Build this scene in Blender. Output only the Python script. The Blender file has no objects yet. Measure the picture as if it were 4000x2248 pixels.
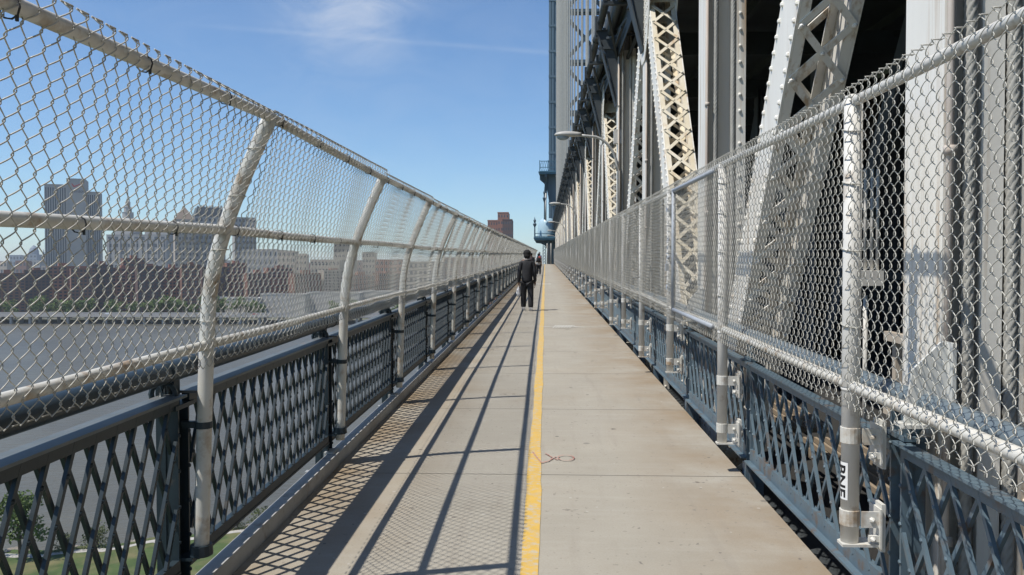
import bpy, math, random
import numpy as np
from mathutils import Vector, Matrix
R = math.radians
rng = np.random.default_rng(7); random.seed(7)
scn = bpy.context.scene
COL = scn.collection
SL = 0.0187                      # gradient of the bridge deck
# ------------------------------------------------------------------ camera, sky, sun, exposure
cd = bpy.data.cameras.new('camera'); cam = bpy.data.objects.new('camera', cd); COL.objects.link(cam)
cam.location = (0, 0, 1.6); cam.rotation_euler = (R(90 - 1.28), 0, R(2.334))
cd.sensor_width = 36; cd.lens = 28.8; cd.clip_start = 0.05; cd.clip_end = 30000
scn.camera = cam
scn.view_settings.view_transform = 'Standard'; scn.view_settings.look = 'None'
scn.view_settings.exposure = 0.36; scn.view_settings.gamma = 1
SUN = Vector((-0.48, -0.25, 1.0)).normalized()
sun_el = math.asin(SUN.z); sun_az = math.atan2(SUN.x, SUN.y)
W = bpy.data.worlds.new('World'); scn.world = W; W.use_nodes = True
nt = W.node_tree; nt.nodes.clear()
def wn(t, **k):
    n = nt.nodes.new(t)
    for a, b in k.items(): setattr(n, a, b)
    return n
def wmath(op, a, b=None, c=None):
    n = wn('ShaderNodeMath', operation=op)
    for i, x in enumerate((a, b, c)):
        if x is None: continue
        if isinstance(x, (int, float)): n.inputs[i].default_value = x
        else: nt.links.new(x, n.inputs[i])
    return n.outputs[0]
sky = wn('ShaderNodeTexSky', sky_type='NISHITA', sun_disc=False)
sky.sun_elevation = sun_el; sky.sun_rotation = sun_az; sky.altitude = 0; sky.air_density = 1.0; sky.dust_density = 0.0; sky.ozone_density = 2.5
tc = wn('ShaderNodeTexCoord'); sep = wn('ShaderNodeSeparateXYZ'); nt.links.new(tc.outputs['Generated'], sep.inputs[0])
yy = wmath('MAXIMUM', sep.outputs[1], 0.05)
U = wmath('DIVIDE', sep.outputs[0], yy); V = wmath('DIVIDE', sep.outputs[2], yy)
comb = wn('ShaderNodeCombineXYZ')
nt.links.new(wmath('ADD', wmath('MULTIPLY', U, 1.0), wmath('MULTIPLY', V, 0.45)), comb.inputs[0]); nt.links.new(wmath('MULTIPLY', V, 2.2), comb.inputs[1])
n1 = wn('ShaderNodeTexNoise'); n1.inputs['Scale'].default_value = 9; n1.inputs['Detail'].default_value = 9; n1.inputs['Roughness'].default_value = 0.62; n1.inputs['Distortion'].default_value = 0.7
nt.links.new(comb.outputs[0], n1.inputs['Vector'])
def gauss(x, c, w):
    d = wmath('DIVIDE', wmath('SUBTRACT', x, c), w)
    return wmath('POWER', 2.718, wmath('MULTIPLY', wmath('MULTIPLY', d, d), -1.0))
patch = wmath('MULTIPLY', gauss(U, -0.235, 0.07), gauss(V, 0.335, 0.075))
wisps = wmath('MULTIPLY', wmath('MAXIMUM', wmath('SUBTRACT', n1.outputs[0], 0.34), 0.0), wmath('ADD', wmath('MULTIPLY', patch, 1.5), 0.16))
line = wmath('SUBTRACT', V, wmath('ADD', wmath('MULTIPLY', U, -0.088), 0.263))
n2 = wn('ShaderNodeTexNoise'); n2.inputs['Scale'].default_value = 25; n2.inputs['Detail'].default_value = 4
nt.links.new(comb.outputs[0], n2.inputs['Vector'])
trail = wmath('MULTIPLY', wmath('MULTIPLY', gauss(line, 0.0, 0.0030), 0.17), wmath('MULTIPLY', n2.outputs[0], wmath('MULTIPLY', wmath('MINIMUM', wmath('MAXIMUM', wmath('MULTIPLY', wmath('ADD', U, 0.46), 9.0), 0.0), 1.0), 1.0)))
fac = wmath('MINIMUM', wmath('ADD', wmath('ADD', wisps, trail), wmath('MULTIPLY', patch, 0.10)), 0.85)
mix = wn('ShaderNodeMix', data_type='RGBA'); nt.links.new(fac, mix.inputs['Factor'])
tint = wn('ShaderNodeMix', data_type='RGBA', blend_type='MULTIPLY'); tint.inputs['Factor'].default_value = 1; tint.inputs['B'].default_value = (.59, .715, .835, 1)
nt.links.new(sky.outputs[0], tint.inputs['A']); nt.links.new(tint.outputs['Result'], mix.inputs['A']); mix.inputs['B'].default_value = (4.6, 4.9, 5.4, 1)
bg = wn('ShaderNodeBackground'); bg.inputs['Strength'].default_value = 0.126
nt.links.new(mix.outputs['Result'], bg.inputs[0])
wo = wn('ShaderNodeOutputWorld'); nt.links.new(bg.outputs[0], wo.inputs[0])
ld = bpy.data.lights.new('sun', 'SUN'); ld.energy = 4.0; ld.angle = R(0.53); ld.color = (1.0, 0.955, 0.88)
so = bpy.data.objects.new('sun', ld); COL.objects.link(so)
so.rotation_euler = SUN.to_track_quat('Z', 'Y').to_euler(); so.location = (-20, -10, 40)
scn.cycles.max_bounces = 6; scn.cycles.diffuse_bounces = 3; scn.cycles.glossy_bounces = 3
scn.cycles.use_denoising = True

# ------------------------------------------------------------------ materials
MATS = {}
def mat(name, col, rough=0.6, col2=None, scale=6.0, amt=0.5, stretch=(1, 1, 1), stain=None, stain_amt=0.0, stain_scale=3.0, stain_stretch=(1, 1, 1), metal=0.0, bump=0.0, bump_scale=40, spec=0.4, detail=6):
    m = bpy.data.materials.new(name); m.use_nodes = True; t = m.node_tree
    b = t.nodes['Principled BSDF']; b.inputs['Roughness'].default_value = rough; b.inputs['Metallic'].default_value = metal
    b.inputs['Specular IOR Level'].default_value = spec
    g = t.nodes.new('ShaderNodeNewGeometry')
    def noise(sc, st, det=detail):
        mp = t.nodes.new('ShaderNodeMapping'); mp.inputs['Scale'].default_value = st
        t.links.new(g.outputs['Position'], mp.inputs[0])
        n = t.nodes.new('ShaderNodeTexNoise'); n.inputs['Scale'].default_value = sc; n.inputs['Detail'].default_value = det; n.inputs['Roughness'].default_value = 0.6
        t.links.new(mp.outputs[0], n.inputs['Vector']); return n.outputs[0]
    def ramp(src, lo, hi):
        r = t.nodes.new('ShaderNodeMapRange'); r.inputs['From Min'].default_value = lo; r.inputs['From Max'].default_value = hi
        t.links.new(src, r.inputs['Value']); return r.outputs[0]
    def mixc(f, a, c):
        x = t.nodes.new('ShaderNodeMix'); x.data_type = 'RGBA'
        t.links.new(f, x.inputs['Factor'])
        for s, v in (('A', a), ('B', c)):
            if isinstance(v, tuple): x.inputs[s].default_value = (*v, 1)
            else: t.links.new(v, x.inputs[s])
        return x.outputs['Result']
    c = col
    if col2 is not None:
        c = mixc(ramp(noise(scale, stretch), 0.5 - 0.25 / max(amt, .05) * .5, 0.5 + 0.25 / max(amt, .05) * .5), col, col2)
    if stain is not None:
        c = mixc(ramp(noise(stain_scale, stain_stretch, 8), 0.62 - 0.25 * stain_amt, 0.78 - 0.2 * stain_amt), c, stain)
    if isinstance(c, tuple): b.inputs['Base Color'].default_value = (*c, 1)
    else: t.links.new(c, b.inputs['Base Color'])
    if bump:
        bn = t.nodes.new('ShaderNodeBump'); bn.inputs['Strength'].default_value = bump; bn.inputs['Distance'].default_value = 0.01
        t.links.new(noise(bump_scale, (1, 1, 1), 5), bn.inputs['Height']); t.links.new(bn.outputs[0], b.inputs['Normal'])
    MATS[name] = m; return m
mat('white_paint', (.62, .61, .56), .5, (.52, .51, .46), 2.5, .6, (3, 3, .5), (.30, .20, .12), .18, 5, (5, 5, .35), bump=.08)
mat('truss_white', (.85, .82, .75), .5, (.76, .73, .66), 1.6, .6, (2, 2, .3), (.46, .34, .22), .42, 2.2, (7, 7, .2), bump=.06)
mat('cream_stained', (.62, .53, .37), .6, (.72, .67, .56), 2, .7, (2, 2, .4), (.46, .31, .17), .15, 1.5, (3, 3, .4), bump=.06)
mat('rust_pipe', (.42, .31, .23), .65, (.62, .60, .56), 4, .5, (3, 3, .3))
mat('fence_white', (.65, .64, .60), .5, (.53, .515, .46), 6, .75, (1, 1, .6), (.32, .23, .145), .38, 9, (1, 1, 1))
mat('fence_grey', (.66, .645, .60), .5, (.56, .54, .50), 8, .6, (1, 1, .4), (.28, .22, .16), .1, 9)
mat('wire', (.50, .485, .43), .42, (.40, .39, .35), 14, .6, spec=.5)
mat('galvanised', (.36, .39, .42), .5, (.29, .31, .34), 12, .7)
mat('tie_dark', (.03, .032, .035), .6)
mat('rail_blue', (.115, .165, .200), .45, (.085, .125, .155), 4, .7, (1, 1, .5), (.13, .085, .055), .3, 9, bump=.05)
mat('rail_blue_shaded', (.015, .026, .034), .45, (.023, .037, .047), 5, .6, (1, 1, 1), (.10, .085, .07), .08, 7, bump=.05)  # railing blue darkened, the river side's shade put into the colour
mat('rail_pipe', (.15, .19, .22), .42, (.12, .155, .18), 5, .6, bump=.05)
mat('rail_cap', (.13, .15, .16), .5, (.09, .108, .115), 7, .6, (1, 1, 1), (.19, .14, .10), .25, 5)
mat('kerb_steel', (.40, .405, .40), .55, (.30, .31, .31), 6, .6, (1, 1, 1), (.19, .15, .11), .15, 9)
mat('dark_steel', (.035, .042, .046), .6, (.055, .062, .066), 3, .6)
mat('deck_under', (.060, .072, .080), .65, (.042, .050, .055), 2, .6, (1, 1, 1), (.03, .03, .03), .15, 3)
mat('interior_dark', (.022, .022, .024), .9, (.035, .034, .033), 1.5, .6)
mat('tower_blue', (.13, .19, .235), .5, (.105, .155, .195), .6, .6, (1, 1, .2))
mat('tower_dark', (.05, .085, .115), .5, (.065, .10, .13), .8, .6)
mat('balcony_blue', (.075, .17, .235), .5, (.06, .14, .20), 1.5, .6)
mat('dome_blue', (.40, .53, .60), .3, (.34, .48, .55), .8, .6)
mat('rope', (.46, .45, .41), .55, (.34, .33, .30), 12, .6, (1, 1, .6))
mat('lamp_grey', (.46, .45, .42), .45, (.40, .39, .36), 10, .5)
mat('lamp_glass', (.30, .36, .40), .15, (.24, .28, .30), 12, .5)
mat('line_yellow', (.62, .39, .070), .65, (.52, .345, .095), 9, .6, (1, 1, 1), (.45, .40, .31), .62, 24)
mat('spray_red', (.40, .15, .12), .8, (.40, .30, .25), 22, .9)
mat('chalk_white', (.72, .71, .67), .8, (.5, .48, .43), 14, .9)
mat('sticker_white', (.82, .82, .80), .4, (.76, .76, .74), 30, .5)
mat('ink_black', (.012, .012, .014), .5)
mat('beige_steel', (.50, .44, .36), .6, (.40, .34, .27), 6, .6)
mat('timber', (.30, .24, .17), .8, (.26, .20, .14), 6, .7, (6, .5, 6))
mat('lawn_green', (.070, .105, .030), .95, (.045, .072, .020), .5, .8, stain=(.15, .135, .06), stain_amt=.55, stain_scale=.16)
mat('path_grey', (.42, .40, .36), .9, (.36, .34, .30), 1, .6)
mat('rock', (.30, .26, .21), .9, (.20, .18, .155), .9, .7, bump=.5, bump_scale=3)
mat('bank_ground', (.15, .145, .12), .95, (.10, .11, .06), .02, .8)
mat('bark', (.10, .08, .06), .9, (.07, .055, .04), 6, .7)
mat('leaf_light', (.12, .165, .045), .7, (.07, .11, .028), .9, .9)
mat('leaf_olive', (.10, .12, .045), .7, (.06, .075, .028), .9, .9)
mat('leaf_far', (.14, .20, .055), .8, (.09, .14, .04), .12, .9)
mat('stone_pale', (.36, .35, .325), .85, (.31, .30, .285), .1, .6)
mat('stone_grey', (.31, .31, .30), .85, (.26, .26, .25), .08, .6)
mat('stone_tan', (.42, .36, .29), .85, (.36, .31, .25), .08, .6)
mat('brick_brown', (.22, .115, .08), .9, (.17, .095, .07), .15, .7)
mat('brick_red', (.31, .145, .10), .9, (.25, .12, .085), .15, .7)
mat('brick_dark', (.12, .075, .065), .9, (.09, .06, .055), .15, .7)
mat('city_hazed', (.22, .26, .30), .7, (.18, .22, .26), .05, .6)  # bluish tone stands for distance haze on far buildings
mat('roof_slate', (.10, .12, .12), .8, (.07, .085, .085), .2, .6)
mat('roof_tan', (.33, .24, .17), .8, (.28, .21, .15), .2, .6)
mat('window_glass', (.035, .045, .06), .25, (.05, .065, .08), .3, .6, spec=.6)
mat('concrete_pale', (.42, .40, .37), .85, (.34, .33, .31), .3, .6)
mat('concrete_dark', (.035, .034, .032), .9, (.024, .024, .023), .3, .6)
mat('car_white', (.75, .75, .75), .3); mat('car_red', (.4, .04, .03), .3); mat('car_dark', (.03, .03, .035), .3)
mat('rubber', (.02, .02, .02), .8)
mat('jacket_black', (.016, .016, .018), .75, (.03, .03, .033), 18, .7)
mat('trousers_black', (.018, .018, .020), .8, (.028, .028, .031), 20, .7)
mat('hair_black', (.010, .009, .009), .85)
mat('skin_dark', (.16, .085, .055), .6); mat('skin_light', (.46, .28, .20), .6)
mat('shoe_white', (.34, .33, .32), .6); mat('bag_white', (.72, .72, .72), .5, (.6, .6, .62), 20, .7)
mat('bag_red', (.38, .06, .045), .7); mat('shirt_pale', (.5, .46, .44), .8); mat('shirt_blue', (.25, .33, .45), .8)
mat('sign_red', (.45, .05, .05), .6); mat('sign_dark', (.05, .05, .06), .6)
mat('white_plate', (.66, .66, .63), .5, (.56, .56, .52), 3, .6, (1, 1, 1), (.36, .25, .16), .15, 5)

# weathered concrete of the walkway
m = bpy.data.materials.new('walk_concrete'); m.use_nodes = True; MATS['walk_concrete'] = m; t = m.node_tree
b = t.nodes['Principled BSDF']; b.inputs['Roughness'].default_value = .9; b.inputs['Specular IOR Level'].default_value = .25
g = t.nodes.new('ShaderNodeNewGeometry'); sp = t.nodes.new('ShaderNodeSeparateXYZ'); t.links.new(g.outputs['Position'], sp.inputs[0])
def tn(sc, det=6, st=(1, 1, 1), rough=.6):
    mp = t.nodes.new('ShaderNodeMapping'); mp.inputs['Scale'].default_value = st; t.links.new(g.outputs['Position'], mp.inputs[0])
    n = t.nodes.new('ShaderNodeTexNoise'); n.inputs['Scale'].default_value = sc; n.inputs['Detail'].default_value = det; n.inputs['Roughness'].default_value = rough
    t.links.new(mp.outputs[0], n.inputs['Vector']); return n.outputs[0]
def tm(op, a, c=None):
    n = t.nodes.new('ShaderNodeMath'); n.operation = op
    for i, x in enumerate((a, c)):
        if x is None: continue
        if isinstance(x, (int, float)): n.inputs[i].default_value = x
        else: t.links.new(x, n.inputs[i])
    return n.outputs[0]
def tr(x, lo, hi, a=0.0, c=1.0):
    r = t.nodes.new('ShaderNodeMapRange'); t.links.new(x, r.inputs[0]); r.inputs[1].default_value = lo; r.inputs[2].default_value = hi; r.inputs[3].default_value = a; r.inputs[4].default_value = c
    return r.outputs[0]
def tx(f, a, c):
    x = t.nodes.new('ShaderNodeMix'); x.data_type = 'RGBA'
    t.links.new(f, x.inputs['Factor'])
    for s, v in (('A', a), ('B', c)):
        if isinstance(v, tuple): x.inputs[s].default_value = (*v, 1)
        else: t.links.new(v, x.inputs[s])
    return x.outputs['Result']
c = tx(tr(tn(1.3), .3, .7), (.385, .358, .303), (.318, .294, .246))
c = tx(tr(tn(90, 3), .35, .7, 0, .4), c, (.27, .24, .19))
c = tx(tr(tn(2.2, 7, (.5, 6, 1)), .5, .8, 0, .35), c, (.43, .405, .355))
edge = tr(tm('ABSOLUTE', tm('ADD', sp.outputs[0], .07)), .55, 1.5)
c = tx(tm('MULTIPLY', tm('MULTIPLY', edge, tr(tn(1.1, 7), .30, .58)), .75), c, (.22, .145, .072))
c = tx(tr(tn(.7, 8), .55, .75, 0, .5), c, (.27, .215, .15))
c = tx(tr(tn(.35, 5, (1, .5, 1)), .45, .72, 0, .3), c, (.28, .258, .222))
c = tx(tr(tn(3, 6, (3, .25, 1)), .56, .78, 0, .4), c, (.245, .215, .18))
c = tx(tr(tn(5, 2), .72, .745, 0, .8), c, (.12, .10, .085))
c = tx(tr(tn(26, 1), .70, .74, 0, .6), c, (.20, .175, .15))
c = tx(tr(tn(17, 1), .76, .79, 0, .7), c, (.13, .11, .10))
def spots(sc, rad, keep, col, amt):
    global c
    vo = t.nodes.new('ShaderNodeTexVoronoi'); vo.inputs['Scale'].default_value = sc; t.links.new(g.outputs['Position'], vo.inputs['Vector'])
    sc_ = t.nodes.new('ShaderNodeSeparateColor'); t.links.new(vo.outputs['Color'], sc_.inputs[0])
    f = tm('MULTIPLY', tm('LESS_THAN', tm('ADD', vo.outputs['Distance'], tm('MULTIPLY', tn(60, 2), rad * .6)), tm('MULTIPLY', sc_.outputs[1], rad * 1.6)), tm('GREATER_THAN', sc_.outputs[0], keep))
    c = tx(tm('MULTIPLY', f, amt), c, col)
spots(2.6, .075, .45, (.13, .12, .11), .55); spots(6.0, .10, .62, (.10, .09, .08), .75); spots(11.0, .10, .6, (.46, .44, .40), .5)
t.links.new(c, b.inputs['Base Color'])
bn = t.nodes.new('ShaderNodeBump'); bn.inputs['Strength'].default_value = .45; bn.inputs['Distance'].default_value = .004
t.links.new(tn(160, 4), bn.inputs['Height']); t.links.new(bn.outputs[0], b.inputs['Normal'])

# choppy grey river
m = bpy.data.materials.new('river_water'); m.use_nodes = True; MATS['river_water'] = m; t = m.node_tree
b = t.nodes['Principled BSDF']; b.inputs['Roughness'].default_value = .32; b.inputs['Base Color'].default_value = (.055, .066, .066, 1); b.inputs['Specular IOR Level'].default_value = .11
g = t.nodes.new('ShaderNodeNewGeometry')
c = tx(tr(tn(.012, 5, (1, 2, 1)), .35, .7), (.118, .112, .088), (.088, .085, .070)); t.links.new(c, b.inputs['Base Color'])
bn = t.nodes.new('ShaderNodeBump'); bn.inputs['Strength'].default_value = 1; bn.inputs['Distance'].default_value = .35
t.links.new(tm('ADD', tn(.22, 6, (1, 1.6, 1), .65), tm('MULTIPLY', tn(.03, 4, (1, 3, 1)), 2.0)), bn.inputs['Height']); t.links.new(bn.outputs[0], b.inputs['Normal'])

# ------------------------------------------------------------------ mesh builder
def nrm(v): v = np.asarray(v, float); return v / (np.linalg.norm(v) + 1e-12)
class MB:
    def __init__(s): s.v = []; s.f = []; s.n = 0; s.mi = []
    def add(s, v, faces, mi=0):
        v = np.asarray(v, float).reshape(-1, 3)
        for a in faces:
            a = np.asarray(a, int)
            if a.ndim == 1: a = a[None]
            s.f.append(a + s.n); s.mi.append(mi)
        s.v.append(v); s.n += len(v); return s
    def box(s, x0, x1, y0, y1, z0, z1, mi=0):
        v = [(x, y, z) for x in (x0, x1) for y in (y0, y1) for z in (z0, z1)]
        return s.add(v, [np.array([[0, 1, 3, 2], [4, 6, 7, 5], [0, 4, 5, 1], [2, 3, 7, 6], [0, 2, 6, 4], [1, 5, 7, 3]])], mi)
    def bar(s, p0, p1, w, h, up=(0, 0, 1), mi=0):          # bar with section w (sideways) x h (along up)
        p0 = np.asarray(p0, float); p1 = np.asarray(p1, float); d = nrm(p1 - p0)
        a = np.cross(d, up); a = nrm(a); u = np.cross(a, d)
        v = []
        for p in (p0, p1):
            for i, j in ((-1, -1), (1, -1), (1, 1), (-1, 1)): v.append(p + a * i * w / 2 + u * j * h / 2)
        return s.add(v, [np.array([[0, 3, 2, 1], [4, 5, 6, 7], [0, 1, 5, 4], [1, 2, 6, 5], [2, 3, 7, 6], [3, 0, 4, 7]])], mi)
    def tube(s, path, r, n=10, cap=True, mi=0):
        P = np.asarray(path, float); k = len(P); rr = np.broadcast_to(np.asarray(r, float), (k,))
        T = np.gradient(P, axis=0); T /= np.linalg.norm(T, axis=1)[:, None] + 1e-12
        ref = np.array((0, 0, 1.0)) if abs(T[0][2]) < .9 else np.array((1.0, 0, 0))
        A = np.cross(T, ref); A /= np.linalg.norm(A, axis=1)[:, None] + 1e-12; B = np.cross(A, T)
        th = np.arange(n) * 2 * math.pi / n
        v = (P[:, None, :] + rr[:, None, None] * (np.cos(th)[None, :, None] * A[:, None, :] + np.sin(th)[None, :, None] * B[:, None, :])).reshape(-1, 3)
        i = np.arange(k - 1)[:, None] * n; j = np.arange(n)[None]; j2 = (j + 1) % n
        q = np.stack([i + j, i + n + j, i + n + j2, i + j2], -1).reshape(-1, 4)
        fs = [q]
        if cap: fs += [np.arange(n), np.arange(n)[::-1] + (k - 1) * n]
        return s.add(v, fs, mi)
    def dome(s, p, nr, r, h=None, n=6, mi=0):               # rivet head
        p = np.asarray(p, float); nr = nrm(nr); a = nrm(np.cross(nr, (0.31, .5, .81))); b2 = np.cross(nr, a); h = h or r * .7
        v = []
        for rr, hh in ((r, 0), (r * .72, h * .7)):
            for k in range(n):
                th = 2 * math.pi * k / n; v.append(p + a * rr * math.cos(th) + b2 * rr * math.sin(th) + nr * hh)
        v.append(p + nr * h)
        q = [[k, (k + 1) % n, n + (k + 1) % n, n + k] for k in range(n)]; tt = [[n + k, n + (k + 1) % n, 2 * n] for k in range(n)]
        return s.add(v, [np.array(q), np.array(tt)], mi)
    def sphere(s, c, r, nu=14, nv=9, mi=0, jitter=0):
        c = np.asarray(c, float); r = np.broadcast_to(np.asarray(r, float), (3,)); v = [c + (0, 0, r[2])]
        for i in range(1, nv):
            ph = math.pi * i / nv
            for k in range(nu):
                th = 2 * math.pi * k / nu; d = np.array((math.sin(ph) * math.cos(th), math.sin(ph) * math.sin(th), math.cos(ph)))
                v.append(c + d * r * (1 + jitter * (random.random() - .5)))
        v.append(c - (0, 0, r[2])); q = []; tt = []
        for k in range(nu): tt.append([0, 1 + k, 1 + (k + 1) % nu])
        for i in range(nv - 2):
            for k in range(nu):
                a = 1 + i * nu; q.append([a + k, a + nu + k, a + nu + (k + 1) % nu, a + (k + 1) % nu])
        a = 1 + (nv - 2) * nu
        for k in range(nu): tt.append([a + (k + 1) % nu, a + k, a + nu])
        return s.add(v, [np.array(tt), np.array(q)], mi)
    def lathe(s, c, prof, n=14, mi=0):                      # prof: (radius, z)
        c = np.asarray(c, float); k = len(prof); v = []
        for r, z in prof:
            for j in range(n): th = 2 * math.pi * j / n; v.append(c + (r * math.cos(th), r * math.sin(th), z))
        q = [[i * n + j, i * n + (j + 1) % n, (i + 1) * n + (j + 1) % n, (i + 1) * n + j] for i in range(k - 1) for j in range(n)]
        return s.add(v, [np.array(q), np.arange(n)[::-1], np.arange(n) + (k - 1) * n], mi)
    def prism(s, poly, axis, a0, a1, mi=0):                 # polygon in the two other axes, extruded along axis
        n = len(poly); v = []
        for a in (a0, a1):
            for p in poly:
                q = [p[0], p[1]]; q.insert(axis, a); v.append(q)
        fs = [np.arange(n)[::-1], np.arange(n) + n] + [np.array([i, (i + 1) % n, n + (i + 1) % n, n + i]) for i in range(n)]
        return s.add(v, fs, mi)
    def mesh(s, name, mats, shear=True, smooth=False):
        v = np.concatenate(s.v) if s.v else np.zeros((0, 3))
        v = v.copy()
        if shear: v[:, 2] += SL * v[:, 1]
        lv = np.concatenate([a.ravel() for a in s.f]); ls = np.concatenate([np.full(len(a), a.shape[1]) for a in s.f])
        mi = np.concatenate([np.full(len(a), k) for a, k in zip(s.f, s.mi)])
        me = bpy.data.meshes.new(name); me.vertices.add(len(v)); me.vertices.foreach_set('co', v.ravel())
        me.loops.add(len(lv)); me.loops.foreach_set('vertex_index', lv.astype(np.int32))
        me.polygons.add(len(ls)); st = np.concatenate([[0], np.cumsum(ls)[:-1]])
        me.polygons.foreach_set('loop_start', st.astype(np.int32))
        if not isinstance(mats, (list, tuple)): mats = [mats]
        for x in mats: me.materials.append(MATS[x])
        me.polygons.foreach_set('material_index', mi.astype(np.int32))
        me.polygons.foreach_set('use_smooth', np.full(len(ls), bool(smooth)))
        me.update(calc_edges=True); me.validate()
        return me
    def build(s, name, mats, parent=None, loc=None, shear=True, smooth=False, label=None):
        return put(name, s.mesh(name, mats, shear, smooth), parent, loc, label)
def put(name, me, parent=None, loc=None, label=None):
    o = bpy.data.objects.new(name, me); COL.objects.link(o)
    if parent is not None: o.parent = parent
    if loc is not None: o.location = loc
    if label: o['label'] = label
    return o
def tag(o, label, cat, group=None, kind=None):
    o['label'] = label; o['category'] = cat
    if group: o['group'] = group
    if kind: o['kind'] = kind
    return o
def struct(o): o['kind'] = 'structure'; return o
def thing(name, label, cat, loc=(0, 0, 0), group=None, rz=0):
    o = bpy.data.objects.new(name, None); COL.objects.link(o); o.location = loc; o.rotation_euler = (0, 0, rz); o.empty_display_size = .2
    return tag(o, label, cat, group)
def dup(root, loc, rz=None, label=None):
    def cp(o, par):
        c = o.copy(); COL.objects.link(c)
        if par is not None: c.parent = par
        for ch in kids.get(o.name, []): cp(ch, c)
        return c
    kids = {}
    for o in COL.objects:
        if o.parent is not None: kids.setdefault(o.parent.name, []).append(o)
    r = cp(root, None); r.location = loc
    if rz is not None: r.rotation_euler = (0, 0, rz)
    if label: r['label'] = label
    return r
def at(x, y, z): return (x, y, z + SL * y)                # a point of the sloping bridge
# ------------------------------------------------------------------ walkway
Y0, Y1 = -3.0, 127.5
mb = MB(); y = 5.91 - 2.52 * 4; k = 0
JO = []
while y < Y1:
    g = 0.017 if k % 2 == 0 else 0.008
    mb.box(-1.56, 1.43, y + g / 2, min(y + 2.52 - g / 2, Y1), -.16, 0); JO.append(y); y += 2.52; k += 1
    if k % 2: pass
struct(mb.build('walkway', 'walk_concrete'))
mb = MB(); mb.box(-1.5, 1.40, Y0, Y1, -.30, -.165); mb.box(1.401, 2.25, Y0, Y1, -.72, -.62); mb.box(-1.55, -1.35, Y0, Y1, -.75, -.31); mb.box(1.2, 1.4, Y0, Y1, -.75, -.31)
struct(mb.build('walkway_base', 'dark_steel'))
# landing that carries the path round the outside of the tower
mb = MB(); mb.box(-5.2, .3, Y1 + .02, Y1 + 24, -.5, -.28)
struct(mb.build('walkway_landing', 'walk_concrete'))
# hand painted yellow line with a slightly wandering edge
ys = np.concatenate([np.arange(Y0, 20, .25), np.arange(20, Y1, 1.0)])
l = -.128 + .006 * np.sin(ys * 1.7) + rng.normal(0, .0025, len(ys)); r = -.033 + .005 * np.sin(ys * 1.3 + 1) + rng.normal(0, .0025, len(ys))
v = np.empty((len(ys), 2, 3)); v[:, 0, 0] = l; v[:, 1, 0] = r; v[:, :, 1] = ys[:, None]; v[:, :, 2] = .004
i = np.arange(len(ys) - 1) * 2
struct(MB().add(v, [np.stack([i, i + 1, i + 3, i + 2], -1)]).build('yellow_line', 'line_yellow'))
def ground_stroke(pts, w, z=.008):
    P = np.asarray(pts, float); T = np.gradient(P, axis=0); T /= np.linalg.norm(T, axis=1)[:, None]; N = np.stack([-T[:, 1], T[:, 0]], -1)
    ww = w * (1 + .35 * np.sin(np.arange(len(P)) * 1.9))[:, None] / 2
    v = np.empty((len(P), 2, 3)); v[:, 0, :2] = P + N * ww; v[:, 1, :2] = P - N * ww; v[:, :, 2] = z
    i = np.arange(len(P) - 1) * 2
    return v, [np.stack([i, i + 2, i + 3, i + 1], -1)]
def px(u, v_):                                             # a mark on the walkway measured from the photograph
    d = 2061 * 1.6 / (v_ - 640); return ((u - 1372) / 2061 * d, d)
def lerp(pts, n=8):
    o = []
    for a, b2 in zip(pts[:-1], pts[1:]):
        for k in range(n): o.append((a[0] + (b2[0] - a[0]) * k / n, a[1] + (b2[1] - a[1]) * k / n))
    return o + [pts[-1]]
mb = MB()
mb.add(*ground_stroke(lerp([px(1340, 1142), px(1352, 1158), px(1363, 1170), px(1380, 1165), px(1399, 1153)]), .012))
mb.add(*ground_stroke(lerp([px(1371, 1145), px(1388, 1155), px(1403, 1162)]), .010, .009))
cx, cy = px(1424, 1157)
mb.add(*ground_stroke([(cx + .062 * math.cos(a), cy + .085 * math.sin(a)) for a in np.linspace(0, 6.5, 26)], .010, .010))
tag(mb.build('graffiti', 'spray_red'), 'red spray paint scrawl of a tick and a loop beside the yellow line', 'graffiti')
mb = MB()
a0 = px(1356, 823); a1 = px(1470, 825)
mb.add(*ground_stroke(lerp([a0, (a0[0] + .25, a0[1] - .1), (a0[0] + .6, a0[1] + .05), a1]), .045))
for q in range(7):
    x = a0[0] + .30 + q * .06
    mb.add(*ground_stroke(lerp([(x, a0[1] - .45), (x + .08, a0[1] + .3), (x + .15, a0[1] - .3)], 5), .018, .009 + q * .0006))
tag(mb.build('chalk_drawing', 'chalk_white'), 'white scribbled outline drawn across the concrete right of the yellow line', 'graffiti')
mb = MB(); a0 = px(1345, 716); a1 = px(1386, 716)
mb.add(*ground_stroke(lerp([a0, a1]), .42))
tag(mb.build('painted_bar', 'chalk_white'), 'white bar painted across the path ahead of the walking man', 'marking')

# kerb: steel channel along the open edge of the walkway
mb = MB(); mb.box(-1.64, -1.562, Y0, Y1, .086, .098); mb.box(-1.572, -1.562, Y0, Y1, -.16, .085); mb.box(-1.64, -1.63, Y0, Y1, -.02, .085)
struct(mb.build('kerb', 'kerb_steel'))

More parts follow.
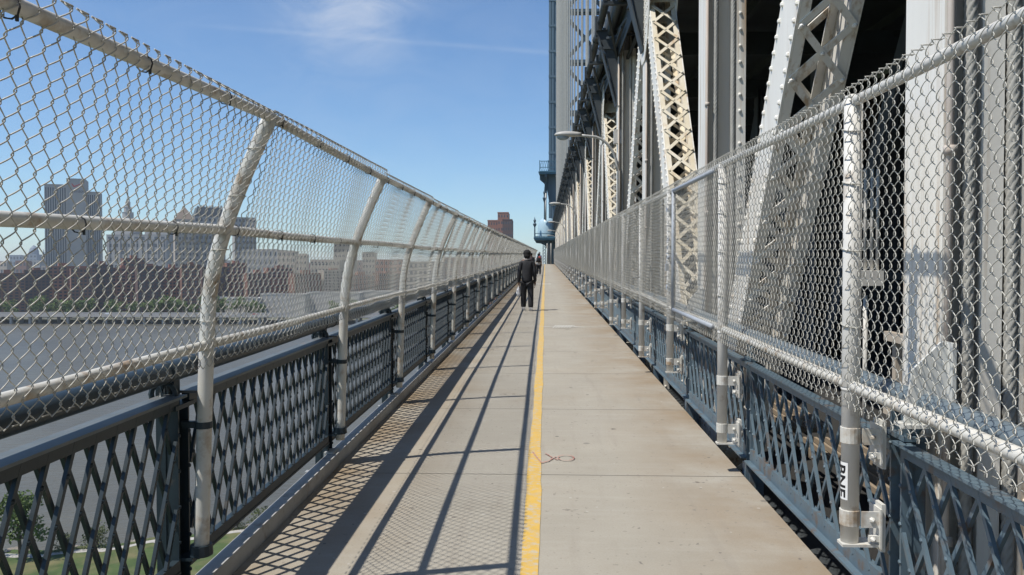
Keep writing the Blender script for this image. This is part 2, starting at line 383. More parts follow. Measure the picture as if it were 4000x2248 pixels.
# ------------------------------------------------------------------ chain link fences
NB = 49
LP = np.array([(-1.559, .253), (-1.527, 1.18), (-1.50, 1.482), (-1.439, 1.7145), (-1.345, 1.955), (-1.227, 2.216)])
def left_x(z): return np.interp(z, LP[:, 1], LP[:, 0])
def smooth_curve(P, n):
    P = np.asarray(P, float); P = np.vstack([2 * P[0] - P[1], P, 2 * P[-1] - P[-2]]); out = []
    m = len(P) - 3
    for i in range(m):
        for t in np.linspace(0, 1, n, endpoint=(i == m - 1)):
            a, b2, c, d = P[i:i + 4]
            out.append(.5 * ((2 * b2) + (-a + c) * t + (2 * a - 5 * b2 + 4 * c - d) * t * t + (-a + 3 * b2 - 3 * c + d) * t ** 3))
    return np.array(out)
LC = smooth_curve(LP, 6)
SP = 2.52; NW = 72; PITCH = SP / NW
def chain_link(profile, h, off, seed, bulge=.008, top='knuckle', bottom='knuckle', r=.0021, sub=5, sides=4):
    """Woven fabric over one bay. profile: (X,Z) polyline, off: side of the rails the fabric lies on."""
    rg = np.random.default_rng(seed)
    P = np.asarray(profile); seg = np.linalg.norm(np.diff(P, axis=0), axis=1); S = np.concatenate([[0], np.cumsum(seg)]); Ltot = S[-1]
    def surf(y, t, n):
        x = np.interp(t, S, P[:, 0]); z = np.interp(t, S, P[:, 1])
        if Ltot < t.max() + 1e-9: pass
        e = .01; tt0 = t; tx_ = np.interp(np.minimum(t + e, Ltot), S, P[:, 0]) - np.interp(np.maximum(t - e, 0), S, P[:, 0]); tz_ = np.interp(np.minimum(t + e, Ltot), S, P[:, 1]) - np.interp(np.maximum(t - e, 0), S, P[:, 1])
        q = np.hypot(tx_, tz_) + 1e-9; nx, nz = tz_ / q, -tx_ / q
        bl = bulge * (np.sin(y * 3.1 + seed) * np.sin(t * 5 + seed * 2) + .6 * np.sin(y * 7.3 + seed * 3 + t * 3))
        n = n + off + bl
        return np.stack([x + nx * n, y, z + nz * n], -1)
    mb = MB(); nh = max(1, round((Ltot - .004) / h)); h = (Ltot - .004) / nh; B = .0074; A = PITCH / 2 + r * 1.5
    for p in range(NW):
        k = np.arange(nh * 2 * sub + 1); ph = k / (2 * sub)                 # one turn of the spiral per diamond
        tri = np.abs((ph % 1) * 2 - 1) * 2 - 1                              # +1 .. -1 .. +1
        tri = np.sin(tri * 1.25) / math.sin(1.25)
        sgn = 1 if p % 2 == 0 else -1
        yv = (p + .5) * PITCH - sgn * tri * A + .0015 * np.sin(ph * 2 + p)
        nv = B * np.where((ph % 1) < .5, 1, -1) * np.sqrt(np.clip(1 - (tri * .98) ** 2, 0, 1)) * sgn
        tv = ph * h
        mb.tube(surf(yv, tv, nv), r, sides, False)
        if p % 2 == 0:
            yc = (p + (0 if sgn > 0 else 1)) * PITCH
            if top == 'knuckle':
                a = np.linspace(-.6, 5.2, 9); rr = .014
                mb.tube(surf(yc + rr * .9 * np.sin(a), np.full(9, nh * h + .026) - rr * 1.3 * np.cos(a), .005 * a - .012), r * 1.6, sides, False)
                mb.tube(surf(yc + np.array([.001, -.006, .004]), nh * h + np.array([-.004, .014, .040]), np.array([-.004, -.012, -.004])), r * 1.35, sides, False)
            elif top == 'twist':
                a = np.linspace(0, 7, 8); tt_ = nh * h + np.linspace(0, .042, 8)
                for w_ in (0, math.pi):
                    mb.tube(surf(yc + .0035 * np.cos(a + w_), tt_, .0035 * np.sin(a + w_)), r, sides, False)
                mb.tube(surf(yc + np.array([-.013, 0, .013]), nh * h + np.array([.046, .038, .047]), np.array([.004, 0, -.004])), r * .9, sides, False)
        if bottom == 'knuckle' and p % 2 == 1:
            yc = (p + (1 if sgn > 0 else 0)) * PITCH
        if bottom == 'knuckle' and p % 2 == 0:
            yc = (p + (0 if sgn > 0 else 1)) * PITCH; a = np.linspace(-.5, 4.6, 8); rr = .017
            mb.tube(surf(yc + rr * np.sin(a), -rr * .2 - rr * 1.3 * (1 - np.cos(a)) * .5 - rr * .7, .005 * a - .01), r * 1.15, sides, False)
    return mb
# profile of the fabric on the left (from just under the lower rail to just above the top rail)
top_pt = LC[-1]; d_ = nrm(LC[-1] - LC[-3]); PL = [(-1.531, 1.135)] + [tuple(q) for q in LC if q[1] > 1.19] + [tuple(top_pt + d_ * .05)]
left_mesh = [chain_link(PL, .0785, .030, s, bulge=.012).mesh('chain_link', 'wire', smooth=True) for s in (1, 2, 3)]
PR = [(1.295, .955), (1.295, 2.30)]
right_mesh = [chain_link(PR, .0785, -.030, s, bulge=.005, top='twist', r=.0019).mesh('chain_link', 'wire', smooth=True) for s in (4, 5, 6)]
YL = [3.63 + SP * (k - 1) for k in range(NB)]; YL = [y for y in YL if y < 126.5]
YR = [3.52 + SP * (k - 1) for k in range(NB)]; YR = [y for y in YR if y < 123]
def ztopL(y): return float(np.interp(y, [0, 1.8, 3.63, 6.1, 8.8, 11.4, 20, 130], [2.14, 2.165, 2.216, 2.172, 2.16, 2.14, 2.13, 2.13]))
fl = thing('chain_link_fence', 'cream pipe fence of chain link leaning in over the river side of the path', 'fence', (-1.559, 0, .25))
def rel(p, root): return Vector(p) - Vector(root.location)
# posts of the left fence: curved pipe, band clamp, base clamp
mb = MB(); mb.tube([(x, 0, z) for x, z in smooth_curve(np.vstack([LP[0] - (0, .02), LP[1:]]), 6)], .0335, 14)
postL = mb.mesh('post', 'fence_white', smooth=True)
mb = MB(); mb.lathe((-1.542, 0, .815), [(.0375, 0), (.0375, .03)], 14); mb.box(-1.645, -1.57, -.012, .012, .815, .845)
bandL = mb.mesh('band_clamp', 'rail_blue_shaded')
mb = MB(); mb.lathe((-1.559, 0, .235), [(.046, 0), (.052, .004), (.048, .05)], 14); mb.box(-1.66, -1.58, -.045, .045, .222, .235); mb.box(-1.60, -1.585, .04, .085, .20, .33); mb.dome((-1.59, .06, .29), (1, 0, 0), .015)
baseL = mb.mesh('base_clamp', 'rail_blue_shaded')
a = np.linspace(0, 2 * math.pi, 13); tieL = MB().tube(np.stack([.0385 * np.cos(a), .0385 * np.sin(a), 0 * a], -1), .0026, 5, False).mesh('tie_wire', 'wire')
for k, y in enumerate(YL):
    dz = ztopL(y) - 2.216
    p = put('post', postL, fl, rel(at(0, y, dz), fl))
    put('band_clamp', bandL, p); put('base_clamp', baseL, p, (0, 0, -dz)); 
    for z in (1.30, 1.62, 1.86, 2.07): put('tie_wire', tieL, p, (left_x(z), 0, z))
    mp = put('mesh_panel', left_mesh[k % 3], fl, rel(at(0, y, (dz + ztopL(y + SP) - 2.216) / 2), fl))
yk = np.concatenate([[Y0], YL[1:], [Y1 - 1]])
def lrail(name, xz, r, up=0):
    mb = MB(); P = []
    for a, b2 in zip(yk[:-1], yk[1:]):
        for q in np.linspace(a, b2, 3, endpoint=False): P.append((xz[0], q, xz[1] + (ztopL(q) - 2.216) * up + .006 * math.sin(q * 1.1)))
    mb.tube(P, r, 12); return mb.build(name, 'fence_white', fl, -Vector(fl.location), smooth=True)
lrail('top_rail', tuple(LP[-1]), .022, 1); lrail('middle_rail', tuple(LP[3]), .022, .6); lrail('bottom_rail', (-1.528, 1.195), .022, .2)
a = np.linspace(0, 6.28, 10); rt = MB().tube(np.stack([.006 + .026 * np.cos(a), .005 * np.sin(a * .5), -.004 + .026 * np.sin(a)], -1), .0026, 5, False).box(.022, .028, -.003, .003, -.036, -.022).mesh('rail_tie', 'tie_dark')
for q in np.arange(1.2, 30, .63):
    for (x, z), up in ((LP[-1], 1), (LP[3], .6)):
        put('rail_tie', rt, fl, rel(at(x, q, z + (ztopL(q) - 2.216) * up), fl))

fr = thing('chain_link_fence', 'straight galvanised chain link fence with barbed top edge beside the white trusses', 'fence', (1.295, 0, .22))
def right_post(long):
    z0 = .222 if long else .378
    mb = MB(); mb.tube([(1.295, 0, z0), (1.295, 0, 2.25)], .037, 16); mb.lathe((1.295, 0, 2.25), [(.037, 0), (.034, .012), (.015, .02)], 14)
    mb.lathe((1.295, 0, 1.02), [(.0385, 0), (.0385, .012)], 14)
    post = mb.mesh('post', 'fence_grey', smooth=True)
    br = []
    for zz in (z0 + .07, z0 + .42):
        mb = MB(); mb.lathe((1.295, 0, zz), [(.0395, 0), (.0415, .002), (.0415, .066), (.0395, .068)], 16)
        mb.box(1.330, 1.41, -.043, -.036, zz, zz + .068); mb.dome((1.372, -.043, zz + .034), (0, -1, 0), .012, .02); mb.box(1.40, 1.408, -.06, .06, zz - .085, zz + .082); mb.box(1.409, 1.425, -.05, .05, zz - .10, zz + .10)
        mb.dome((1.372, -.05, zz - .045), (0, -1, 0), .012, .022); mb.box(1.36, 1.40, -.049, -.030, zz - .058, zz - .032); br.append(mb.mesh('bracket', 'fence_white'))
    mb = MB(); mb.prism([(1.25, -.045), (1.40, -.045), (1.40, .045), (1.30, .055), (1.25, .02)], 2, z0 - .012, z0 - .001)
    return post, br, mb.mesh('foot_plate', 'fence_white')
PA, PB = right_post(False), right_post(True)
a = np.linspace(0, 6.2832, 13); tieR = MB().tube(np.stack([1.295 + .041 * np.cos(a), .041 * np.sin(a), .01 * np.sin(a)], -1), .0026, 5, False).mesh('tie_wire', 'wire')
posts_R = []
for k, y in enumerate(YR):
    P_ = PB if k % 2 == 0 else PA
    p = put('post', P_[0], fr, rel(at(0, y, 0), fr)); posts_R.append(p)
    for b_ in P_[1]: put('bracket', b_, p)
    put('foot_plate', P_[2], p)
    for z in (1.3, 1.62, 1.9, 2.12): put('tie_wire', tieR, p, (0, 0, z))
    if k != 2: put('mesh_panel', right_mesh[k % 3], fr, rel(at(0, y, 0), fr))
    else: put('mesh_panel', right_mesh[k % 3], fr, rel(at(0, y, 0), fr))
yk = np.concatenate([[Y0], YR, [YR[-1] + SP]])
def rrail(name, z, r):
    mb = MB(); P = []
    for a, b2 in zip(yk[:-1], yk[1:]):
        for q in np.linspace(a, b2, 3, endpoint=False): P.append((1.297, q, z + .006 * math.sin(q * 1.3)))
    mb.tube(P, r, 12); mb.build(name, 'fence_white' if z < 1.5 else 'fence_grey', fr, -Vector(fr.location), smooth=True)
rrail('top_rail', 2.245, .022); rrail('bottom_rail', 1.047, .0235)
# gate leaf frame in the right fence
gt = thing('fence_gate', 'narrow chained gate leaf with bolted hinge clamps set in the right fence', 'gate', at(1.262, 8.14, 1.05))
mb = MB(); mb.tube([(0, 0, -.06), (0, 0, 1.19)], .021, 10); mb.tube([(0, 0, 1.17), (0, -1.9, 1.17)], .019, 10); mb.tube([(0, 0, -.0), (0, -1.9, -.0)], .019, 10)
mb.build('gate_frame', 'galvanised', gt, smooth=True)
for zz in (.18, .98):
    mb = MB(); mb.lathe((.033, .44, zz), [(.044, 0), (.044, .05)], 12); mb.box(.01, .07, .33, .42, zz - .02, zz + .06); mb.dome((-.0, .40, zz + .03), (-1, 0, 0), .014); mb.dome((.02, .36, zz + .02), (0, -1, 0), .014)
    mb.build('hinge_clamp', 'galvanised', gt)
ch = thing('lock_chain', 'short steel chain and padlock looped round the gate post', 'chain', at(1.25, 8.18, 1.62))
mb = MB()
for q in range(16):
    a = q / 15 * 2 * math.pi; c0 = np.array((.045 * math.cos(a), .22 + .24 * math.cos(a * .97), .09 * math.sin(a) - .04 * math.cos(2 * a))); th = np.linspace(0, 6.283, 9); ax = (0, 1) if q % 2 else (2, 1)
    v = np.zeros((9, 3)); v[:, 1] = .026 * np.cos(th); v[:, ax[0]] = .013 * np.sin(th); mb.tube(v + c0, .005, 5, False)
mb.build('chain_links', 'galvanised', ch); mb = MB(); mb.box(-.05, -.02, .06, .12, -.19, -.12); mb.tube([(-.035, .07 + .02 * (1 - math.cos(a)), -.12 + .04 * math.sin(a)) for a in np.linspace(0, 3.14, 8)], .006, 6); mb.build('padlock', 'kerb_steel', ch)
# sticker wrapped on the nearest post, the letters turned to read downwards
def text_mesh(txt, size, name='text', font_w=0):
    cu = bpy.data.curves.new(name, 'FONT'); cu.body = txt; cu.size = size; cu.resolution_u = 3; cu.offset = font_w
    o = bpy.data.objects.new(name, cu); COL.objects.link(o); dg = bpy.context.evaluated_depsgraph_get(); me = bpy.data.meshes.new_from_object(o.evaluated_get(dg))
    bpy.data.objects.remove(o); bpy.data.curves.remove(cu); return me
post0 = posts_R[1]
def on_post(s, z, r, c0=1.295): a = math.radians(-90) + s / .037; return (c0 + r * math.cos(a), r * math.sin(a), z)
mb = MB(); ss = np.linspace(-.080, -.022, 12); v = [on_post(s, z, .0376) for s in ss for z in (.560, .718)]
i = np.arange(11) * 2; mb.add(v, [np.stack([i, i + 2, i + 3, i + 1], -1)])
stk = mb.build('sticker', 'sticker_white', post0, label='white sticker printed with bold black letters')
tmesh = text_mesh('BNE', .060, font_w=.0016)
import bmesh
bm = bmesh.new(); bm.from_mesh(tmesh); bmesh.ops.triangulate(bm, faces=bm.faces[:])
for _ in range(3): bmesh.ops.subdivide_edges(bm, edges=[e for e in bm.edges if e.calc_length() > .006], cuts=1); bmesh.ops.triangulate(bm, faces=bm.faces[:])
bm.to_mesh(tmesh); bm.free()
bm_v = np.array([q.co[:] for q in tmesh.vertices]); bx = bm_v[:, 0].max()
tmesh.transform(Matrix.Identity(4))
vv = np.array([on_post(-.074 + q[1], .708 - (q[0] / bx) * .140, .0381) for q in bm_v]); vv[:, 2] += SL * vv[:, 1]
tmesh.vertices.foreach_set('co', vv.ravel()); tmesh.materials.clear(); tmesh.materials.append(MATS['ink_black']); tmesh.update()
put('lettering', tmesh, post0)

# ------------------------------------------------------------------ blue lattice railings
def lattice(x, z0, z1, side, fam=.195, slope=1.72, w=.025, half=1):
    """riveted lattice between two rails, local y 0.06 .. SP-.06"""
    ya, yb = .07, SP - .07; mb = MB(); H = z1 - z0; run = H / slope
    for f, s in ((0, 1), (1, -1)):
        xx = x + (.011 if f else -.011) * side
        for y in np.arange(ya - run, yb + run, fam):
            p = [(y, z0), (y + run, z1)] if s > 0 else [(y + run, z0), (y, z1)]
            (y0_, a0_), (y1_, a1_) = p
            def clip(yc):
                t_ = (yc - y0_) / (y1_ - y0_); return a0_ + t_ * (a1_ - a0_)
            lo, hi = (y0_, a0_), (y1_, a1_)
            if y0_ < ya: lo = (ya, clip(ya))
            if y0_ > yb: lo = (yb, clip(yb))
            if y1_ < ya: hi = (ya, clip(ya))
            if y1_ > yb: hi = (yb, clip(yb))
            if abs(hi[1] - lo[1]) < .03 or (y0_ < ya and y1_ < ya) or (y0_ > yb and y1_ > yb): continue
            mb.bar((xx, lo[0], lo[1]), (xx, hi[0], hi[1]), w, .015, (1, 0, 0))
            if f == 0:
                for q in range(1, 8):                                         # rivets where the bars cross
                    zz = z0 + q * slope * fam / 2
                    if min(lo[1], hi[1]) + .02 < zz < max(lo[1], hi[1]) - .02 and zz < z1 - .06:
                        yy_ = lo[0] + (zz - lo[1]) / (hi[1] - lo[1]) * (hi[0] - lo[0]); mb.dome((x - side * .0178, yy_, zz), (-side, 0, 0), .011, .008, 5)
    return mb
def railing(root, x, side, zb, zt, zp, pm, capm, ys, post_h):
    s = side
    lat = lattice(x, zb + .05, zt - .03, s, *((.20, 1.6, .0205) if s > 0 else (.145, 2.1, .018))).mesh('lattice_panel', pm)
    mb = MB(); mb.box(x - .018, x + .018, .055, SP - .055, zt - .065, zt - .012)
    top = mb.mesh('panel_rail', pm)
    mb = MB(); mb.box(x - (.055 if s > 0 else .06), x + (.002 if s > 0 else .055), .05, SP - .05, zt - .0115, zt)
    cap = mb.mesh('rail_cap', capm)
    mb = MB(); mb.box(x - .016, x + .016, .055, SP - .055, zb, zb + (.085 if s > 0 else .05)); mb.box(x - s * (.055 if s > 0 else .02), x + s * .02, .05, SP - .05, zb - .012, zb - .0005)
    bot = mb.mesh('bottom_rail', pm)
    mb = MB(); o = s * .035                                                    # post: two angles and a web, foot and head
    mb.box(x - .006 + o, x + .006 + o, -.055, .055, -.32, post_h); mb.box(x - .05 + o, x - .0065 + o, -.060, -.046, -.32, post_h); mb.box(x - .05 + o, x - .0065 + o, .046, .060, -.32, post_h)
    mb.box(x + .0065 + o, x + .05 + o, -.058, -.046, -.32, post_h - .1); mb.box(x + .0065 + o, x + .05 + o, .046, .058, -.32, post_h - .1)
    mb.box(x - .062 + o, x + .06 + o, -.07, .07, -.34, -.322)
    for zz in np.arange(.15, post_h - .1, .16):
        for yy_ in (-.053, .053): mb.dome((x - s * .051 + o, yy_, zz), (-s, 0, 0), .011, .008, 5)
    post = mb.mesh('post', pm)
    mb = MB(); q = -s                                                          # curled cast bracket carrying the pipe
    a = np.linspace(-.4, 3.9, 12); mb.tube(np.stack([x + .055 * np.cos(a) + o, -.09 + .0 * a, zp - .10 + .05 * np.sin(a)], -1), .012, 6)
    mb.box(x - .06 + o, x + .06 + o, -.10, .10, zp - .175, zp - .155); mb.box(x - .02 + o, x + .02 + o, -.03, .03, zp - .154, zp - .03)
    mb.tube([(x + o, -.06, zp - .15), (x + o, -.115, zp - .11), (x + o, -.10, zp - .06), (x + o, -.05, zp - .05)], .014, 6)
    brk = mb.mesh('pipe_bracket', pm)
    mb = MB(); mb.lathe((0, 0, 0), [(.048, -.03), (.052, -.028), (.052, .028), (.048, .03)], 14)
    for y in ys:
        L0 = rel(at(0, y, 0), root)
        for n_, me in (('lattice_panel', lat), ('panel_rail', top), ('rail_cap', cap), ('bottom_rail', bot)): put(n_, me, root, L0)
        p = put('post', post, root, L0); put('pipe_bracket', brk, p)
    mb = MB(); P = [(x + s * .01, q, zp + .004 * math.sin(q)) for q in np.arange(Y0, ys[-1] + SP, .84)]; mb.tube(P, .047, 16)
    for y in ys:
        for dy in (-.13, .13): mb.tube([(x + s * .01, y + dy - .02, zp), (x + s * .01, y + dy + .02, zp)], .0505, 14)
    mb.build('handrail_pipe', 'rail_blue_shaded' if s < 0 else 'rail_pipe', root, -Vector(root.location), smooth=True)
rl = thing('lattice_railing', 'shade-darkened blue riveted lattice railing with pipe handrail on the river side', 'railing', (-1.65, 0, 0))
railing(rl, -1.65, -1, .180, .975, 1.082, 'rail_blue_shaded', 'rail_cap', YL, 1.01)
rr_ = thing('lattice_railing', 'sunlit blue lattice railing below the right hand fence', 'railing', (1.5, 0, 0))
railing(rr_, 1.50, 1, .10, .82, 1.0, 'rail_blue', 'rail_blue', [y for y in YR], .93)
# stub brackets that tie the kerb to the railing posts
mb = MB(); mb.box(-1.66, -1.585, -.10, .05, .1, .112); mb.box(-1.66, -1.648, -.10, .05, .0, .1); mb.box(-1.70, -1.60, -.45, -.40, -.02, .06); mb.bar((-1.63, -.5, .07), (-1.85, -.9, -.35), .05, .02)
sb = mb.mesh('kerb_bracket', 'kerb_steel')
for y in YL: put('kerb_bracket', sb, rl, rel(at(0, y, 0), rl))
mb = MB(); mb.box(1.46, 1.52, -.04, .06, -.16, .07); mb.box(1.42, 1.53, -.07, .08, -.18, -.161)
sb = mb.mesh('foot_block', 'rail_blue')
for y in YR: put('foot_block', sb, rr_, rel(at(0, y, 0), rr_))
# ------------------------------------------------------------------ stiffening truss on the right
VY = [3.61 + 5.04 * (k - 1) for k in range(0, 27)]
XA, XB = 1.625, 2.035
WPB, WPT = -1.2, 6.1
tr_ = thing('bridge_truss', 'white riveted steel truss of posts and laced diagonals along the path', 'truss', (1.83, 0, -1.2))
def build_vertical():
    mb = MB(); z0, z1 = -1.5, 6.2
    mb.box(XA, XA + .018, -.18, .18, z0, z1); mb.box(XB - .018, XB, -.18, .18, z0, z1); mb.box(XA + .0185, XB - .0185, -.008, .008, z0, z1)
    for s in (-1, 1):
        a, b2 = (-.18, -.167) if s < 0 else (.167, .18)
        mb.box(XB - .095, XB - .0185, a, b2, z0, z1); mb.box(XA + .0185, XA + .034, a, b2, z0, z1)
        for x0, x1 in ((XA + .0185, XA + .08), (XB - .08, XB - .0185)): mb.box(x0, x1, *( (-.02, -.0085) if s < 0 else (.0085, .02)), z0, z1)
    for z in np.arange(z0 + .1, z1, .165):
        mb.dome((XB - .058, -.18, z), (0, -1, 0), .020, .017)
        mb.dome((XA + .055, -.0205, z + .05), (0, -1, 0), .018, .014)
    return mb.mesh('vertical', 'truss_white')
def build_diag(dirn):
    """dirn=+1: rises away from the camera; -1: rises towards it. Origin at the lower node."""
    sl = (WPT - WPB) / 5.04; L = math.hypot(5.04, WPT - WPB); d = nrm((0, dirn * 5.04, WPT - WPB)); n = nrm(np.cross((1, 0, 0), d))   # n: normal of the laced faces
    if n[2] < 0: n = -n
    def pt(x, a, w): return np.array((x, 0, 0)) + d * a + n * w
    a0, a1 = .55, L - .50; mb = MB()
    for xx in (XA + .008, XB - .008):
        mb.bar(pt(xx, a0, 0), pt(xx, a1, 0), .40, .016, (1, 0, 0))
    side = mb
    for z in np.arange(a0 + .1, a1, .115):
        for w in (-.165, .165): mb.dome(pt(XA, z, w), (-1, 0, 0), .021, .018)
    sidem = mb.mesh('side_plate', 'truss_white')
    mb = MB()
    for w in (-.194, .194):
        for xx in (XA + .017 + .032, XB - .017 - .032): mb.bar(pt(xx, a0, w), pt(xx, a1, w), .063, .012, n)
    fl_ = mb.mesh('flange', 'cream_stained' if dirn > 0 else 'truss_white')
    mb = MB(); p = .375; xl, xr = XA + .034, XB - .034
    for w, sgn in ((.2065, 1), (-.2065, -1)):
        for k in range(int((a1 - a0 - .5) / p)):
            a = a0 + .3 + k * p
            mb.bar(pt(xl, a, w), pt(xr, a + p, w), .047, .012, n); mb.bar(pt(xr, a, w + sgn * .0125), pt(xl, a + p, w + sgn * .0125), .047, .012, n)
            for q in ((xl, a), (xr, a)): mb.dome(pt(q[0], q[1], w + sgn * .019), n * sgn, .019, .015, 7)
            mb.dome(pt((xl + xr) / 2, a + p / 2, w + sgn * .019), n * sgn, .016, .012, 7)
        for aa in (a0 + .12, a1 - .12): mb.bar(pt((xl + xr) / 2, aa - .18, w), pt((xl + xr) / 2, aa + .18, w), XB - XA - .05, .010, n)
    lac = mb.mesh('lacing', 'cream_stained' if dirn > 0 else 'truss_white')
    return sidem, fl_, lac
def build_gusset(top):
    mb = MB(); z0 = 6.1 if top else -1.2; s = -1 if top else 1
    for xx in (XA - .016, XB + .002):
        poly = [(-.75, z0 - s * .35), (.75, z0 - s * .35), (.95, z0 + s * .25), (.55, z0 + s * 1.05), (.20, z0 + s * 1.35), (-.20, z0 + s * 1.35), (-.55, z0 + s * 1.05), (-.95, z0 + s * .25)]
        mb.prism(poly, 0, xx, xx + .014)
        for y in np.arange(-.6, .61, .12):
            for z in np.arange(.0, 1.2, .12):
                if abs(y) < .75 - max(0, z - .3) * .45: mb.dome((XA - .016, y, z0 + s * z), (-1, 0, 0), .018, .014, 5)
    return mb.mesh('gusset', 'truss_white')
vm = build_vertical(); dp, dm = build_diag(1), build_diag(-1); gtop, gbot = build_gusset(True), build_gusset(False)
mb = MB(); mb.tube([(XA + .018, -.196, -1.0), (XA + .018, -.196, 6.1)], .015, 10)
for z in (.4, 2.0, 3.1, 4.9): mb.box(XA - .002, XA + .040, -.216, -.181, z, z + .04)
conduit = mb.mesh('conduit', 'rust_pipe', smooth=True)
for k, y in enumerate(VY):
    L0 = rel(at(0, y, 0), tr_)
    vo = put('vertical', vm, tr_, L0); put('conduit', conduit, vo)
    topnode = (k % 2 == 1)                                   # v1 (index 1) carries the diagonals at its head
    put('gusset', gtop if topnode else gbot, tr_, L0)
    if k == 1: MB().box(1.785, 1.875, -.166, -.154, -1.5, 6.0).box(1.79, 1.80, -.153, -.0085, -1.5, 6.0).build('sun_strip', 'truss_white', vo)  # added strip that catches the sun in front of the shaded web
    if not topnode:
        for parts, dd in ((dp, 1), (dm, -1)):
            if k == 0 and dd < 0: continue
            s = put('diagonal', parts[0], tr_, rel(at(0, y, WPB), tr_)); put('flange', parts[1], s); put('lacing', parts[2], s)
mb = MB()
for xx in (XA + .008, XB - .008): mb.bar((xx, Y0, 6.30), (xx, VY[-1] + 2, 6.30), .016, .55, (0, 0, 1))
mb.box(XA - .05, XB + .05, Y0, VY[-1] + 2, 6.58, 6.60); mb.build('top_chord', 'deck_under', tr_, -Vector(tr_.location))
mb = MB()
for xx in (XA + .008, XB - .008): mb.bar((xx, Y0, -1.3), (xx, VY[-1] + 2, -1.3), .016, .6, (0, 0, 1))
mb.box(XA - .05, XB + .05, Y0, VY[-1] + 2, -1.0, -.985); mb.build('bottom_chord', 'white_paint', tr_, -Vector(tr_.location))
# second truss far inside the bridge
t2 = thing('inner_truss', 'shaded inner steel truss seen through the gaps of the white truss', 'truss', (6.2, 0, -1.2))
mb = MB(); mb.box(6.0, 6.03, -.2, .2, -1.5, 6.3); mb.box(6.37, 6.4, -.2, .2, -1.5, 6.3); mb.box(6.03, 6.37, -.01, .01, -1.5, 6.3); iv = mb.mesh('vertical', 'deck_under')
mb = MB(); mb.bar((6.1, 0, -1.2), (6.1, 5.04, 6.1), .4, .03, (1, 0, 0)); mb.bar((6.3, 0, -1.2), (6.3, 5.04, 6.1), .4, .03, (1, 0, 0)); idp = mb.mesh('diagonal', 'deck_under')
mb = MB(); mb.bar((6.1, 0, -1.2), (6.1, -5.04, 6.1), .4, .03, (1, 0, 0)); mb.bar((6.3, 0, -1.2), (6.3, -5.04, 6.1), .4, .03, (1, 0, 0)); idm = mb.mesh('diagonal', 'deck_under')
for k, y in enumerate(VY):
    put('vertical', iv, t2, rel(at(0, y, 0), t2))
    if k % 2 == 0: put('diagonal', idp, t2, rel(at(0, y, 0), t2)); put('diagonal', idm, t2, rel(at(0, y, 0), t2))
# added dark wall that shuts out daylight beyond the tracks; lower deck
ss_ = thing('daylight_block', 'dark wall added deep inside the bridge to block daylight beyond the tracks', 'wall', (9.5, 0, -1.5))
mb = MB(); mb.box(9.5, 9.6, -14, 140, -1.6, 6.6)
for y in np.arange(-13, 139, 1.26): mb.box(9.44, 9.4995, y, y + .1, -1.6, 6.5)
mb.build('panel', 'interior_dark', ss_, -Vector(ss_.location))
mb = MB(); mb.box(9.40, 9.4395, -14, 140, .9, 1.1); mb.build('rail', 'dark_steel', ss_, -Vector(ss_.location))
mb = MB(); mb.box(2.3, 9.4, -14, 136, -.75, -.62)
for x in np.arange(2.4, 9.3, 1.1): mb.box(x, x + .12, -14, 136, -.95, -.752)
struct(mb.build('lower_roadway', 'concrete_dark'))
sd = thing('service_deck', 'slatted timber service boards lying between truss and roadway', 'deck', (2.2, 0, -.3))
for bay, y in enumerate(VY[:5]):
    mb = MB()
    for x in np.arange(2.6, 3.15, .11): mb.box(x, x + .03, y + .3, y + 4.75, -.30, -.25)
    for q in (.6, 2.5, 4.4): mb.box(2.58, 3.16, y + q, y + q + .1, -.40, -.3005)
    mb.build('board_section', 'timber', sd, -Vector(sd.location))
ef = thing('guard_frame', 'low beige angle iron guard frame behind the nearest right fence post', 'rail', at(1.8, 4.6, 0))
mb = MB(); mb.box(.32, .365, -.62, .62, 1.06, 1.115); mb.build('top_bar', 'beige_steel', ef)
mb = MB(); mb.box(.32, .36, -.62, .62, .60, .65); mb.build('lower_bar', 'beige_steel', ef)
for yy_ in (-.60, 0.0, .56): MB().box(.37, .41, yy_, yy_ + .05, -.3, 1.06).build('upright', 'beige_steel', ef)
eb = thing('equipment_cabinet', 'small grey equipment cabinet with pipes above it in the dark interior', 'cabinet', at(3.44, 8.9, .6))
MB().box(-.13, .13, -.1, .1, .66, .82).build('cabinet_body', 'fence_grey', eb)
mb = MB()
for x in (-.10, -.03, .04, .10): mb.tube([(x, 0, .82), (x, 0, 1.9)], .018, 8)
mb.tube([(0, .05, .55), (0, .05, -1.2)], .025, 8); mb.build('pipe', 'fence_grey', eb, smooth=True)
mb = MB(); mb.prism([(1.42, .93), (1.60, .93), (1.60, 1.24), (1.56, 1.25), (1.45, 1.14)], 1, -.32, -.306); mb.box(1.40, 1.60, -.36, -.27, .915, .929); mb.box(1.585, 1.60, -.36, -.27, .935, 1.25)
hb = mb.mesh('pipe_bracket', 'white_plate')
for k, y in enumerate(VY[1:14]): put('rail_gusset', hb, tr_, rel(at(0, y, 0), tr_))

